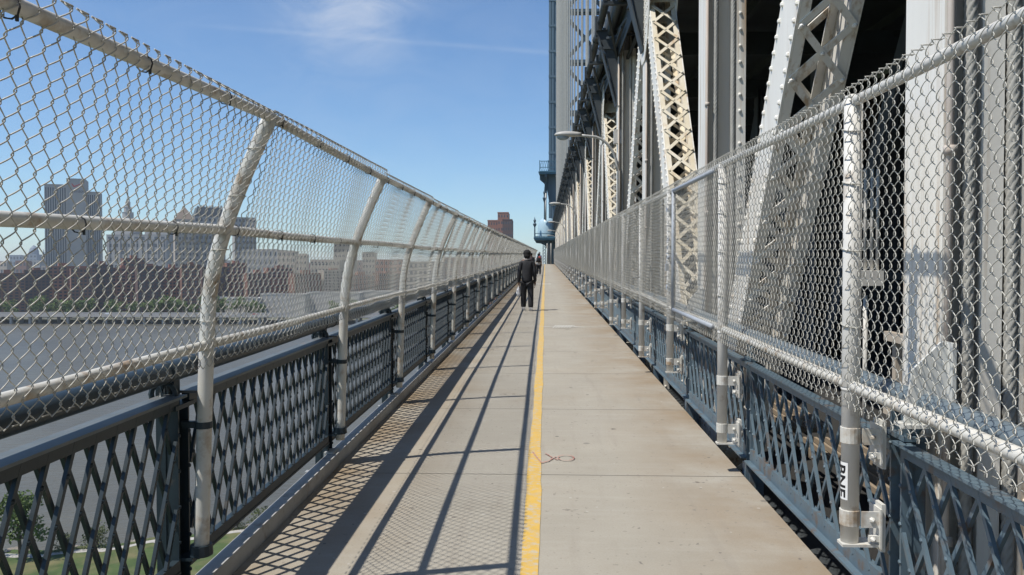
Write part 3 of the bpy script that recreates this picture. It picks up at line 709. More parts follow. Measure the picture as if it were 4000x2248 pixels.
# suspender ropes
def twisted(z0, z1, r=.026, lobes=6, step=.014, pitch=.26, n=24):
    zs = np.arange(z0, z1 + 1e-6, step); th = np.arange(n) * 2 * math.pi / n; v = []
    ang = th[None, :] + 0 * zs[:, None]; ph = lobes * (th[None, :] - zs[:, None] * 2 * math.pi / (pitch * 1.0))
    rr = r * (.56 + .52 * np.abs(np.cos(ph / 2)) ** .6)
    v = np.stack([rr * np.cos(ang), rr * np.sin(ang), np.broadcast_to(zs[:, None], rr.shape)], -1).reshape(-1, 3)
    k = len(zs); i = np.arange(k - 1)[:, None] * n; j = np.arange(n)[None]; j2 = (j + 1) % n
    return MB().add(v, [np.stack([i + j, i + j2, i + n + j2, i + n + j], -1).reshape(-1, 4)])
ropelow = twisted(-1.4, 9.0).mesh('lower_length', 'rope', shear=False, smooth=True)
ropeup = MB().tube([(0, 0, 0), (0, 0, 1)], .030, 8).mesh('upper_length', 'rope', shear=False, smooth=True)
wh = {1: 'nearest', 2: 'second'}
for k, y in enumerate(VY):
    for q, (x, dy) in enumerate(((1.735, -.165), (1.910, -.165), (1.70, .145), (1.912, .145))):
        if k < 2 and dy > 0: continue
        side = ('left' if q % 2 == 0 else 'right')
        if k == 1: lab = f'thick white twisted steel rope on the {side} half of the nearest truss post face'
        elif k == 2: lab = f'twisted steel rope at the {side} edge of the grey web of the second truss post' if dy < 0 else 'twisted steel rope hidden behind the web of the second truss post'
        elif k == 0: lab = 'twisted steel rope on the truss post beside the camera'
        else: lab = 'slender pale suspender rope rising past the deck edge towards the tower'
        t = thing('suspender_rope', lab, 'rope', at(x, y + dy, 0), 'suspender ropes along the truss')
        put('lower_length', ropelow, t); u = put('upper_length', ropeup, t, (0, 0, 9.0)); u.scale = (1, 1, 8 + .40 * max(y, 0))

# upper deck: slab, fascia, brackets and edge pipes
ud = thing('upper_deck', 'dark underside of the upper road deck carried on brackets above the truss', 'bridge deck', (1.7, 0, 6.6))
mb = MB(); mb.box(1.44, 10, -14, 136, 6.76, 7.05); mb.build('slab', 'deck_under', ud, -Vector(ud.location))
mb = MB(); mb.box(1.40, 1.439, -14, 136, 6.62, 7.06); mb.box(1.441, 1.50, -14, 136, 6.62, 6.66)
for q in (2.6, 4.2, 5.8, 7.4): mb.box(q, q + .12, -14, 136, 6.56, 6.759)
mb.build('stringers', 'deck_under', ud, -Vector(ud.location))
mb = MB(); mb.box(1.9, 9.5, -.12, .12, 6.05, 6.55); mb.prism([(1.18, 6.615), (1.18, 6.50), (1.36, 6.15), (1.60, 4.95), (1.615, 6.615)], 1, -.09, .09); mb.box(1.2, 1.61, -.14, -.091, 6.2, 6.25); mb.bar((1.20, 0, 6.47), (1.59, 0, 4.93), .02, .30, (0, 1, 0)); mb.box(1.14, 1.395, -.14, .14, 6.62, 6.63)
fb = mb.mesh('floor_beam', 'deck_under')
mb = MB()
for s in (-1, 1): mb.bar((1.62, 0, 6.0), (1.30, s * 1.5, 6.62), .05, .05); mb.bar((1.35, s * .5, 6.35), (2.2, s * 1.2, 6.3), .05, .05)
mb.bar((1.55, -1.9, 6.2), (1.55, 1.9, 6.2), .05, .05); mb.bar((1.85, -2.5, 6.02), (1.85, 2.5, 6.02), .06, .06)
lb = mb.mesh('sway_bracing', 'dark_steel')
mb = MB(); mb.box(1.12, 1.66, -.05, .05, 6.46, 6.53); mb.box(1.12, 1.19, -.06, .06, 6.531, 6.96); mb.box(1.30, 1.36, -.04, .04, 6.531, 6.70)
pb = mb.mesh('pipe_hanger', 'dark_steel')
for k, y in enumerate(VY):
    L0 = rel(at(0, y, 0), ud); put('floor_beam', fb, ud, L0); put('sway_bracing', lb, ud, L0)
    for dy in (0, 2.52): put('pipe_hanger', pb, ud, rel(at(0, y + dy, 0), ud))
def long_pipe(name, label, x, z, r, m, wob=0.0):
    P = []
    for y in np.arange(-12, 132, .63):
        kx = wob * (max(0, math.sin(y * 2 * math.pi / 5.04)) ** 3); P.append((x + kx, y, z - kx * .5))
    mb = MB(); mb.tube(P, r, 10)
    for y in np.arange(-10, 130, 5.04): mb.tube([(x, y, z), (x, y + .12, z)], r * 1.25, 10)
    mb = mb.build(name, m, smooth=True); tag(mb, label, 'pipe', 'utility pipes under the upper deck edge')
long_pipe('utility_pipe', 'outermost dark pipe running along the edge of the upper deck', 1.25, 6.84, .085, 'dark_steel')
long_pipe('utility_pipe', 'middle grey pipe slung beneath the upper deck edge', 1.46, 6.58, .075, 'deck_under')
long_pipe('utility_pipe', 'thinner innermost pipe that bends round each bracket of the upper deck', 1.58, 6.36, .045, 'deck_under', .10)

# street lamps fixed to the truss posts
lp = thing('street_lamp', 'nearest cobra head street lamp on a curved arm from the truss', 'lamp', at(1.64, 18.55, 2.96), 'cobra head lamps along the truss')
mb = MB(); a = np.linspace(0, 1.35, 9); P = [(0, -.05, -1.9), (0, -.05, .5)] + [(-.62 * (1 - math.cos(q)) - .03, -.05, .5 + .78 * math.sin(q)) for q in a] + [(-.74, -.05, 1.285), (-.86, -.05, 1.30)]
mb.tube(P, .030, 10); mb.build('arm', 'lamp_grey', lp, smooth=True)
mb = MB()
prof = [(-.84, .045, .05), (-.92, .075, .065), (-1.05, .105, .08), (-1.2, .12, .085), (-1.33, .11, .07), (-1.41, .07, .04), (-1.44, .02, .015)]
n = 12; v = []
for x, w, h in prof:
    for j in range(n):
        th = 2 * math.pi * j / n; v.append((x, -.05 + w * math.cos(th), 1.31 + (h if math.sin(th) > 0 else h * .6) * math.sin(th)))
k = len(prof); mb.add(v, [np.array([[i * n + j, (i + 1) * n + j, (i + 1) * n + (j + 1) % n, i * n + (j + 1) % n] for i in range(k - 1) for j in range(n)]), np.arange(n), np.arange(n)[::-1] + (k - 1) * n])
mb.build('lamp_head', 'lamp_grey', lp, smooth=True)
mb = MB(); mb.sphere((-1.25, -.05, 1.272), (.145, .095, .085), 12, 8); mb.build('lens', 'lamp_glass', lp, smooth=True)
mb = MB(); mb.box(-.10, .10, -.13, .02, 1.12, 1.44); mb.box(-.105, .105, -.135, -.131, 1.13, 1.43); mb.tube([(.07, -.05, 1.44), (.05, -.04, 2.4), (-.15, 0, 3.1)], .02, 8)
jb = mb.build('junction_box', 'fence_grey', lp, (0, .15, 0))
for k, nm in enumerate(('second cobra head street lamp along the truss', 'third street lamp along the truss, above the distant fence', 'fourth small street lamp beside the pale blue turret', 'farthest street lamp in front of the bridge tower')):
    dup(lp, at(1.64, 18.55 + 25.2 * (k + 1), 2.96), None, nm)

# ------------------------------------------------------------------ bridge tower
TY = 137.0
tw = thing('bridge_tower', 'tall blue steel bridge tower with diagonal bracing and balconies', 'tower', at(.55, TY, -40))
def T(name, mb, m, parent=tw, **k): return mb.build(name, m, parent, rel((0, 0, 0), tw) if parent is tw else None, shear=False, **k)
zt0 = SL * TY
mb = MB(); mb.box(.55, 3.3, TY, TY + 3, -40, 58)
for x in (.55, 1.0, 1.85, 2.9): mb.box(x + .001, x + .35, TY - .12, TY - .001, -40, 58)
for z in np.arange(-38, 58, 4.2): mb.box(.50, 3.35, TY - .16, TY - .121, z, z + .35)
T('leg', mb, 'tower_blue')
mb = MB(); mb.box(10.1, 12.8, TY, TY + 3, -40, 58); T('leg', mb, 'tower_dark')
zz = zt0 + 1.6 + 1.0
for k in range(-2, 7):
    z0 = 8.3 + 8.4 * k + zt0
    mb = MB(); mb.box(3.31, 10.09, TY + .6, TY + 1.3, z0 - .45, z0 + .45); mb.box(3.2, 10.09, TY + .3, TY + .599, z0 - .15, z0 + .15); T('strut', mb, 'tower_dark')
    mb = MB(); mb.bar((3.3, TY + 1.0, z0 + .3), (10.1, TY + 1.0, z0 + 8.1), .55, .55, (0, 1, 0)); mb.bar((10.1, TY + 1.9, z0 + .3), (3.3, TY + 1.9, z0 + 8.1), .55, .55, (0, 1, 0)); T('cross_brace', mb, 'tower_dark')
for z, w in ((6.2, .6), ):
    mb = MB()
    for q in range(16): mb.box(3.31, 3.75, TY - .2, TY + .5, zt0 - 2 + 3.6 * q, zt0 - .6 + 3.6 * q)
    T('gusset', mb, 'tower_dark')
# upper balcony
def balcony(zf, x0, x1, y0, h=1.75, low=False):
    mb = MB(); mb.box(x0 - .1, x1, y0 - .15, TY - .17, zf - .35, zf); mb.box(x0 - .2, x1, y0 - .25, TY - .17, zf - .06, zf + .06)
    b_ = T('balcony', mb, 'balcony_blue')
    mb = MB()
    for z in (.12, .75, h): mb.bar((x0, y0, zf + z), (x1, y0, zf + z), .10, .10); mb.bar((x0, y0, zf + z), (x0, TY, zf + z), .10, .10)
    for x in np.linspace(x0, x1, 4): mb.bar((x, y0, zf), (x, y0, zf + h + .15), .12, .12, (0, 1, 0))
    for x in np.linspace(x0, x1, 12): mb.bar((x, y0, zf + .1), (x + .35, y0, zf + h), .05, .04, (0, 1, 0)); mb.bar((x + .35, y0, zf + .1), (x, y0, zf + h), .05, .04, (0, 1, 0))
    mb.build('railing', 'balcony_blue', b_, shear=False)
    if low:
        mb = MB(); mb.prism([(x0, zf - .36), (x0 + .2, zf - .75), (x0 + 1.0, zf - .85), (x0 + 1.7, zf - 1.2), (.38, zf - 2.0), (.54, zf - 3.2), (.54, zf - .36)], 1, TY - .6, TY - .2); mb.build('bracket', 'tower_dark', b_, shear=False); return b_
    mb = MB(); mb.prism([(TY - .17, zf - .36), (y0, zf - .36), (y0, zf - .8), (TY - 1.2, zf - 1.5), (TY - .17, zf - 4.2)], 0, x0 + .8, x0 + 1.2)
    P = [(x0 + .0, y0 + 1, zf - .4), (x0 + .1, y0 + 1, zf - 1.2), (x0 + .8, y0 + 1, zf - 1.9), (x0 + 1.25, y0 + 1, zf - 2.6), (x0 + 1.5, y0 + 1, zf - 4.4)]
    mb.prism([(x0, zf - .36), (x0, zf - 1.1), (x0 + .7, zf - 1.7), (x0 + 1.15, zf - 2.5), (.54, zf - 4.4), (.54, zf - .36)], 1, TY - .6, TY - .2)
    mb.build('bracket', 'tower_dark', b_, shear=False)
    return b_
balcony(15.0 + zt0, -.95, 3.2, TY - 2.2)
b2_ = balcony(4.15 + zt0, -1.75, 1.5, TY - 2.4, .25, True)
mb = MB()                                                    # curved pale blue bay above the lower balcony
n = 14; v = []; rows = 9
for i in range(rows):
    t = i / (rows - 1); rad = 1.28 * math.cos(t * 1.25) ** .6; z = 4.5 + zt0 + 3.0 * math.sin(t * 1.45)
    for j in range(n):
        th = math.pi + math.pi * j / (n - 1); v.append((.25 + rad * math.cos(th) * 1.25, TY - .17 + rad * math.sin(th) * 1.6, z))
q = np.array([[i * n + j, i * n + j + 1, (i + 1) * n + j + 1, (i + 1) * n + j] for i in range(rows - 1) for j in range(n - 1)])
mb.add(v, [q]); mb.build('domed_bay', 'dome_blue', b2_, shear=False, smooth=True)
for x, z, hh, nm in ((-1.75, 4.2, 3.2, 'finial'), (-.15, 7.2, 5.0, 'finial_post')):
    mb = MB(); c = (x, TY - 2.2, z + zt0)
    mb.lathe(c, [(.16, 0), (.12, .3), (.10, hh * .55), (.22, hh * .62), (.32, hh * .70), (.14, hh * .76), (.16, hh * .82), (.24, hh * .88), (.08, hh * .96), (.02, hh * 1.08)], 10)
    mb.build(nm, 'tower_dark', b2_, shear=False)
mb = MB(); mb.tube([(.05, TY - 2.3, 7.0 + zt0), (.05, TY - 2.3, 11.5 + zt0)], .13, 8); mb.build('white_pole', 'lamp_grey', b2_, shear=False, smooth=True)
# lattice column below the lower balcony
mb = MB()
for x in (-.45, .0): mb.box(x, x + .1, TY - .9, TY - .6, -8 + zt0, 3.0 + zt0)
for k in range(22): z = -7.5 + zt0 + k * .5; mb.bar((-.4, TY - .92, z), (.05, TY - .92, z + .5), .06, .04, (0, 1, 0)); mb.bar((.05, TY - .95, z), (-.4, TY - .95, z + .5), .06, .04, (0, 1, 0))
T('lattice_column', mb, 'tower_blue')
# grey end board of the right fence at the tower
ep = thing('end_board', 'grey upright board that closes the right fence in front of the tower', 'board', at(.22, 124.5, 0))
MB().box(.08, .55, -.03, .03, .05, 3.0).build('panel', 'deck_under', ep)
for x in (.03, .62): MB().tube([(x, 0, 0), (x, 0, 3.2)], .05, 8).build('post', 'fence_white', ep, smooth=True)
# ------------------------------------------------------------------ people on the path
def skin(name, m, V_, E_, Rr, parent, root=0, sub=2, loc=None):
    me = bpy.data.meshes.new(name); me.from_pydata([tuple(q) for q in V_], E_, []); o = bpy.data.objects.new('tmp', me); COL.objects.link(o)
    o.modifiers.new('s', 'SKIN'); o.modifiers.new('b', 'SUBSURF').levels = sub; o.modifiers['b'].render_levels = sub
    for k, sv in enumerate(me.skin_vertices[0].data):
        r = Rr[k]; sv.radius = (r, r) if isinstance(r, (int, float)) else r; sv.use_root = (k == root)
    dg = bpy.context.evaluated_depsgraph_get(); dg.update(); m2 = bpy.data.meshes.new_from_object(o.evaluated_get(dg))
    bpy.data.objects.remove(o); bpy.data.meshes.remove(me); m2.name = name; m2.materials.clear(); m2.materials.append(MATS[m])
    m2.polygons.foreach_set('use_smooth', np.ones(len(m2.polygons), bool)); m2.polygons.foreach_set('material_index', np.zeros(len(m2.polygons), np.int32)); return put(name, m2, parent, loc)
def chain(V_, E_, Rr, pts, start=None):
    prev = start
    for p, r in pts:
        V_.append(p); Rr.append(r); k = len(V_) - 1
        if prev is not None: E_.append((prev, k))
        prev = k
    return prev
def person(label, loc, h, skinm, top, bot, hairm, shoes, stride=.10, rz=0, skirt=False, hair_big=1.0, arm_l=(-.225, .02, .79), arm_r=(.225, .07, .80), group=None, bare_arms=False):
    s = h / 1.72; root = thing('person', label, 'person', at(*loc), group, rz)
    def S(p): return (p[0] * s, p[1] * s, p[2] * s)
    fl_, fr_ = stride, -stride
    V_, E_, Rr = [], [], []
    chain(V_, E_, Rr, [(S((0, 0, .93)), .095 * s), (S((0, 0, 1.08)), .10 * s), (S((0, .01, 1.25)), .135 * s), (S((0, .01, 1.39)), .115 * s), (S((0, .01, 1.47)), .056 * s), (S((0, .02, 1.545)), .075 * s), (S((0, .03, 1.62)), .092 * s), (S((0, .03, 1.675)), .065 * s)])
    for sg, hd in ((-1, arm_l), (1, arm_r)):
        el = (sg * .215, .0 - .02, 1.11)
        w = chain(V_, E_, Rr, [(S((sg * .10, .01, 1.41)), .075 * s), (S((sg * .160, .01, 1.385)), .058 * s), (S((sg * .192, 0, 1.25)), .048 * s), (S(el), .043 * s), (S(((el[0] + hd[0]) / 2, (el[1] + hd[1]) / 2, (el[2] + hd[2]) / 2)), .040 * s), (S(hd), .028 * s), (S((hd[0], hd[1] + .01, hd[2] - .06)), (.020 * s, .038 * s))], 3)
        b0 = (hd[0], hd[1] + .01, hd[2] - .06)
        for q in range(4):                                   # curled fingers
            dy = (-.030 + .020 * q); ln = (.055, .068, .064, .050)[q]
            chain(V_, E_, Rr, [(S((b0[0], b0[1] + dy, b0[2] - .035)), .0085 * s), (S((b0[0] - sg * .008, b0[1] + dy, b0[2] - .035 - ln * .5)), .008 * s), (S((b0[0] - sg * .026, b0[1] + dy, b0[2] - .035 - ln)), .0068 * s)], w)
        chain(V_, E_, Rr, [(S((b0[0] - sg * .012, b0[1] + .036, b0[2] + .012)), .010 * s), (S((b0[0] - sg * .022, b0[1] + .052, b0[2] - .022)), .0085 * s)], w)
    for sg, f in ((-1, fl_), (1, fr_)):
        chain(V_, E_, Rr, [(S((sg * .085, f * .1, .84)), .075 * s), (S((sg * .095, f * .5 + .02, .50)), .062 * s), (S((sg * .10, f * .85 - .01, .30)), .054 * s), (S((sg * .10, f - .02, .10)), .038 * s), (S((sg * .105, f + .02, .045)), .034 * s), (S((sg * .115, f + .15, .035)), .030 * s)], 0)
    body = skin('body', skinm, V_, E_, Rr, root)
    # face: nose, ears, eyes, lips
    mb = MB(); mb.sphere(S((0, .125, 1.60)), S((.014, .022, .022)), 8, 6)
    for sg in (-1, 1): mb.sphere(S((sg * .088, .03, 1.605)), S((.012, .022, .032)), 8, 6)
    mb.sphere(S((0, .112, 1.562)), S((.024, .012, .010)), 8, 6); mb.build('face_features', skinm, root, shear=False, smooth=True)
    mb = MB()
    for sg in (-1, 1): mb.sphere(S((sg * .034, .108, 1.628)), S((.013, .010, .010)), 8, 6)
    mb.build('eyes', 'ink_black', root, shear=False, smooth=True)
    # jacket
    V_, E_, Rr = [], [], []
    chain(V_, E_, Rr, [(S((0, 0, .77)), (.168 * s, .145 * s)), (S((0, 0, .90)), (.172 * s, .148 * s)), (S((0, 0, 1.02)), (.166 * s, .140 * s)), (S((0, 0, 1.14)), (.162 * s, .138 * s)), (S((0, .01, 1.30)), (.168 * s, .142 * s)), (S((0, .01, 1.42)), (.120 * s, .105 * s)), (S((0, .01, 1.465)), (.078 * s, .078 * s))])
    for sg, hd in ((-1, arm_l), (1, arm_r)):
        el = (sg * .216, -.02, 1.11); pts = [(S((sg * .11, .01, 1.40)), .088 * s), (S((sg * .165, .01, 1.372)), .078 * s), (S((sg * .197, 0, 1.25)), .066 * s), (S(el), .062 * s)]
        if not bare_arms: pts += [(S(((el[0] + hd[0]) / 2, (el[1] + hd[1]) / 2, (el[2] + hd[2]) / 2)), .058 * s), (S((hd[0], hd[1], hd[2] + .01)), .046 * s)]
        chain(V_, E_, Rr, pts, 4)
    skin('jacket', top, V_, E_, Rr, root, 0)
    V_, E_, Rr = [(S((0, 0, .90)))], [], [(.150 * s, .130 * s)]
    for sg, f in ((-1, fl_), (1, fr_)):
        chain(V_, E_, Rr, [(S((sg * .088, f * .1, .80)), .118 * s), (S((sg * .100, f * .5 + .02, .50)), .092 * s), (S((sg * .106, f * .85 - .01, .28)), .086 * s), (S((sg * .106, f - .01, .07)), .080 * s)], 0)
    skin('trousers', bot, V_, E_, Rr, root, 0)
    for sg, f in ((-1, fl_), (1, fr_)):
        mb = MB(); mb.prism([(-.095, 0), (.215, 0), (.225, .03), (.19, .062), (.06, .10), (-.085, .10), (-.10, .05)], 0, -.046, .046)
        q = mb.build('shoe', 'shoe_white' if shoes else 'ink_black', root, S((sg * .108, f, .001)), shear=False); q.scale = (s, s, s)
    mb = MB(); mb.sphere(S((0, .012, 1.635)), np.array((.108, .112, .105)) * s * hair_big, 18, 12, jitter=.06); mb.sphere(S((0, -.03, 1.56)), np.array((.095, .075, .085)) * s * hair_big, 14, 9, jitter=.06)
    mb.build('hair', hairm, root, shear=False, smooth=True)
    return root
man = person('man in black jacket and dark trousers walking away, holding a white bag', (-.515, 23.1, 0), 1.70, 'skin_dark', 'jacket_black', 'trousers_black', 'hair_black', True, .12, hair_big=1.02, arm_l=(-.235, .03, .79))
a = np.linspace(0, 6.283, 14); MB().tube([(.088 * math.cos(q), .005 + .080 * math.sin(q), 1.455 + .01 * math.sin(q)) for q in a], .014, 6).build('shirt_collar', 'shirt_pale', man, shear=False, smooth=True)
bg_ = thing('carrier_bag', 'crumpled white carrier bag held in the left hand of the walking man', 'bag', at(-.515 - .245, 23.13, .39))
mb = MB(); mb.sphere((0, 0, .13), (.060, .085, .13), 12, 9, jitter=.35); mb.build('bag_body', 'bag_white', bg_, smooth=False)
mb = MB(); mb.tube([(0, -.03, .22), (0, -.015, .28), (0, .01, .31), (0, .03, .27), (0, .045, .21)], .007, 6); mb.build('handle', 'bag_white', bg_, smooth=True)
w1 = person('distant person with bare arms wearing a red and black backpack', (-.50, 61.5, 0), 1.62, 'skin_light', 'shirt_pale', 'trousers_black', 'hair_black', True, .14, bare_arms=True)
bp = thing('backpack', 'red and black backpack worn by the distant walker', 'backpack', at(-.50, 61.30, .98))
mb = MB(); mb.sphere((0, 0, .22), (.18, .10, .25), 14, 9); mb.box(-.17, .17, -.07, .04, -.0, .28); mb.build('pack_body', 'jacket_black', bp, smooth=True)
mb = MB(); mb.sphere((.07, -.04, .36), (.10, .075, .10), 10, 7); mb.build('pack_pocket', 'bag_red', bp, smooth=True)
person('person in brown top half hidden behind the walking man, far up the path', (-1.02, 58, 0), 1.66, 'skin_dark', 'sign_dark', 'trousers_black', 'hair_black', False, .12, rz=math.pi)
w3 = person('person with a white cap walking beyond the backpack wearer', (-.62, 84, 0), 1.78, 'skin_light', 'shirt_blue', 'trousers_black', 'hair_black', False, .12)
MB().lathe((0, .02, 1.66), [(.13, 0), (.125, .05), (.09, .10), (.02, .125)], 14).build('cap', 'bag_white', w3, shear=False, smooth=True)

# ------------------------------------------------------------------ water, near shore
river = MB(); river.add([(-9000, -500, -42), (9000, -500, -42), (9000, 9000, -42), (-9000, 9000, -42)], [np.arange(4)])
struct(river.build('river', 'river_water', shear=False))
shore = smooth_curve([(-400, 96), (-140, 106), (-100, 113), (-80, 119), (-66, 123), (-56, 128), (-47, 133), (-30, 139), (-10, 146), (40, 160), (160, 190)], 8)
shore = shore + np.stack([rng.normal(0, .25, len(shore)), rng.normal(0, .7, len(shore))], -1)
n = len(shore); v = []
for x, y in shore: v += [(x, y, -40.7), (x, y - 320, -40.4)]
i = np.arange(n - 1) * 2
struct(MB().add(v, [np.stack([i + 1, i + 3, i + 2, i], -1)]).build('lawn', 'lawn_green', shear=False))
v = []
for k, (x, y) in enumerate(shore): v += [(x, y - 1.2, -40.66), (x + rng.normal(0, .5), y + 2.2 + rng.normal(0, .5), -41.6), (x, y + 5.5, -42.6)]
i = np.arange(n - 1) * 3
struct(MB().add(v, [np.concatenate([np.stack([i, i + 3, i + 4, i + 1], -1), np.stack([i + 1, i + 4, i + 5, i + 2], -1)])]).build('rocky_shore', 'rock', shear=False))
v = []
for x, y in shore: v += [(x, y - 3.2, -40.675), (x, y - 1.7, -40.675)]
i = np.arange(n - 1) * 2
struct(MB().add(v, [np.stack([i, i + 2, i + 3, i + 1], -1)]).build('shore_path', 'path_grey', shear=False))
RKM = []
for s in range(5):
    mb = MB(); mb.sphere((0, 0, .3), (1, .8, .6), 9, 6, jitter=.5); RKM.append(mb.mesh('boulder', 'rock', shear=False))
for k in range(64):
    x = rng.uniform(-98, -30); y = np.interp(x, shore[:, 0], shore[:, 1]) + rng.uniform(-.6, 2.8); o = put('boulder', RKM[k % 5], None, (x, y, -41.0 - max(0, (y - np.interp(x, shore[:, 0], shore[:, 1]))) * .25)); q = rng.uniform(.35, 1.0); o.scale = (q, q, q * .8); o.rotation_euler = (0, 0, rng.uniform(0, 6))
    tag(o, 'tan boulder tumbled at the edge of the grey river below the path', 'boulder', 'boulders along the near shore')
def leaves(mb, c, rad, n, size):
    c = np.asarray(c); u = rng.normal(0, 1, (n, 3)); u /= np.linalg.norm(u, axis=1)[:, None]; rr = rng.random(n) ** .45
    p = c + u * rr[:, None] * np.asarray(rad); a = rng.normal(0, 1, (n, 3)); a /= np.linalg.norm(a, axis=1)[:, None]
    b2 = np.cross(a, rng.normal(0, 1, (n, 3))); b2 /= np.linalg.norm(b2, axis=1)[:, None]; sz = size * rng.uniform(.6, 1.3, n)[:, None]
    v = np.stack([p - a * sz, p + b2 * sz * .55, p + a * sz, p - b2 * sz * .55], 1).reshape(-1, 3)
    mb.add(v, [np.arange(4 * n).reshape(-1, 4)])
def tree_mesh(h, w, nl, size, m, clumps=9, tfrac=.3):
    mb = MB(); tips = []
    mb.tube([(0, 0, -.3), (.03 * h, 0, h * tfrac), (.02 * h, .02 * h, h * .75)], [.035 * h, .024 * h, .006 * h], 7)
    lm = MB()
    for k in range(clumps):
        an = rng.uniform(0, 6.28); r = w * .5 * rng.uniform(.25, .75); z = h * rng.uniform(tfrac + .08, .9); c = (r * math.cos(an), r * math.sin(an), z)
        mb.tube([(.02 * h, 0, h * tfrac * rng.uniform(.8, 1.5)), (c[0] * .6, c[1] * .6, z - .08 * h), c], [.014 * h, .009 * h, .003 * h], 5)
        q = w * rng.uniform(.17, .30); leaves(lm, c, (q, q, q * .8), nl // clumps, size)
    return mb.mesh('trunk', 'bark', shear=False), lm.mesh('crown', m, shear=False)
def plant_tree(name, label, ms, loc, sc, group=None, cat='tree'):
    t = thing(name, label, cat, loc, group, rng.uniform(0, 6.28)); t.scale = sc if isinstance(sc, tuple) else (sc,) * 3
    put('trunk', ms[0], t); put('crown', ms[1], t); return t
tm1 = tree_mesh(6.2, 5.0, 1500, .20, 'leaf_light', 13); tm2 = tree_mesh(3.2, 4.6, 1100, .16, 'leaf_olive', 11, .15)
plant_tree('shore_tree', 'leafy young tree at the water edge below the nearest railing panel', tm1, (-77.0, 116.5, -40.7), 1.55)
plant_tree('shore_tree', 'smaller leafy tree leaning by the rocks at the far left of the near shore', tm1, (-84.5, 115.5, -40.7), 1.2)
for k, (x, y, s) in enumerate(((-72.5, 119.5, .8), (-68, 121.0, 1.0), (-46.5, 131.5, 1.0), (-43.5, 133.2, .8), (-50.0, 130.5, .7), (-39.5, 134.5, .9))):
    plant_tree('shore_shrub', ('olive green shrub among the boulders left of the first curved fence post' if k < 2 else 'green shrub on the near shore seen between railing and kerb'), tm2, (x, y, -40.8), s, 'shrubs on the near shore', 'shrub')

# ------------------------------------------------------------------ far bank and city
FB = -39.6
struct(MB().box(-6000, 3000, 655, 9000, -43, FB).build('far_bank', 'bank_ground', shear=False))
ve = thing('elevated_road', 'long pale elevated road on short piers along the far river bank', 'viaduct', (-300, 642, -42))
mb = MB(); mb.box(-1400, 700, 636, 654, -36.0, -35.0); MBv = mb; mb.build('deck', 'concrete_dark', ve, -Vector(ve.location), shear=False)
mb = MB(); mb.box(-1400, 700, 635.2, 635.99, -36.3, -34.1); mb.build('parapet', 'concrete_pale', ve, -Vector(ve.location), shear=False)
mb = MB(); mb.box(-1400, 700, 653.9, 654.5, -34.99, -33.6); mb.build('rear_wall', 'concrete_pale', ve, -Vector(ve.location), shear=False)
pm = MB().box(-.9, .9, 637, 639, -43, -36.01).box(-.9, .9, 650, 652, -43, -36.01).box(-1.2, 1.2, 636.6, 653, -36.9, -36.02).mesh('pier', 'concrete_pale', shear=False)
for k in range(34): put('pier', pm, ve, Vector((-520 + k * 15.5, 0, 0)) - Vector(ve.location))
cbm = MB().prism([(-2.2, .35), (2.2, .35), (2.25, .85), (1.3, .95), (.8, 1.45), (-1.2, 1.45), (-2.0, .95), (-2.25, .8)], 1, -.9, .9)
cw = MB()
for x in (-1.4, 1.4):
    for y in (-.92, .92): cw.tube([(x, y - .1, .34), (x, y + .1, .34)], .34, 10)
cwm = cw.mesh('wheels', 'rubber', shear=False)
for k, (x, m, lb_) in enumerate(((-462, 'car_white', 'white car on the elevated road at the left edge of the view'), (-405, 'car_dark', 'dark car on the elevated road below the tall slab tower'), (-352, 'car_white', 'white car on the elevated road left of the curved fence post'), (-158, 'car_white', 'white car on the elevated road seen through the third railing gap'), (-148, 'car_white', 'second white car close behind another at the third railing gap'), (-230, 'car_red', 'red car on the elevated road right of the curved fence post'))):
    c_ = thing('car', lb_, 'car', (x, 640 if k % 2 else 645, -34.99), 'cars on the elevated road')
    put('body', cbm.mesh('car_body', m, shear=False), c_); put('wheels', cwm, c_)
ftm = [tree_mesh(16, 12, 520, .75, 'leaf_far', 10, .22) for _ in range(4)]
for k in range(62):
    x = -560 + k * 7.2 + rng.uniform(-3, 3); d = rng.uniform(662, 690)
    if -235 < x < -175: continue
    plant_tree('bank_tree', 'round green tree in the row along the far river bank', ftm[k % 4], (x, d, FB), rng.uniform(.75, 1.35), 'trees along the far river bank')
WIN = MB().box(-.5, .5, -.02, .02, -.5, .5).mesh('window', 'window_glass', shear=False)
def X(u, d): return (u - 1372) / 2061 * d
def Z(v_, d): return 1.6 + (678 - v_) / 2061 * d
def block(root, w, dep, h, m, nx=0, ny=0, ox=0, oy=0, oz=0, wname='window', part='wall', fw=.55, fh=.5, sides=True, strip=False):
    MB().box(-w / 2, w / 2, -dep / 2, dep / 2, 0, h).build(part, m, root, (ox, oy, oz), shear=False)
    mb = MB(); mb.box(-w / 2 - .2, w / 2 + .2, -dep / 2 - .2, -dep / 2 - .01, h - .6, h + .8); mb.box(-w / 2 - .2, -w / 2 - .01, -dep / 2, dep / 2, h - .6, h + .8); mb.build('parapet', m, root, (ox, oy, oz), shear=False)
    if nx:
        cw_, chh = w / nx, h / ny
        for i in range(nx):
            for j in range(ny):
                o = put(wname, WIN, root, (ox - w / 2 + (i + .5) * cw_, oy - dep / 2 - .03, oz + (j + .5) * chh)); o.scale = (cw_ * fw, 1, chh * fh)
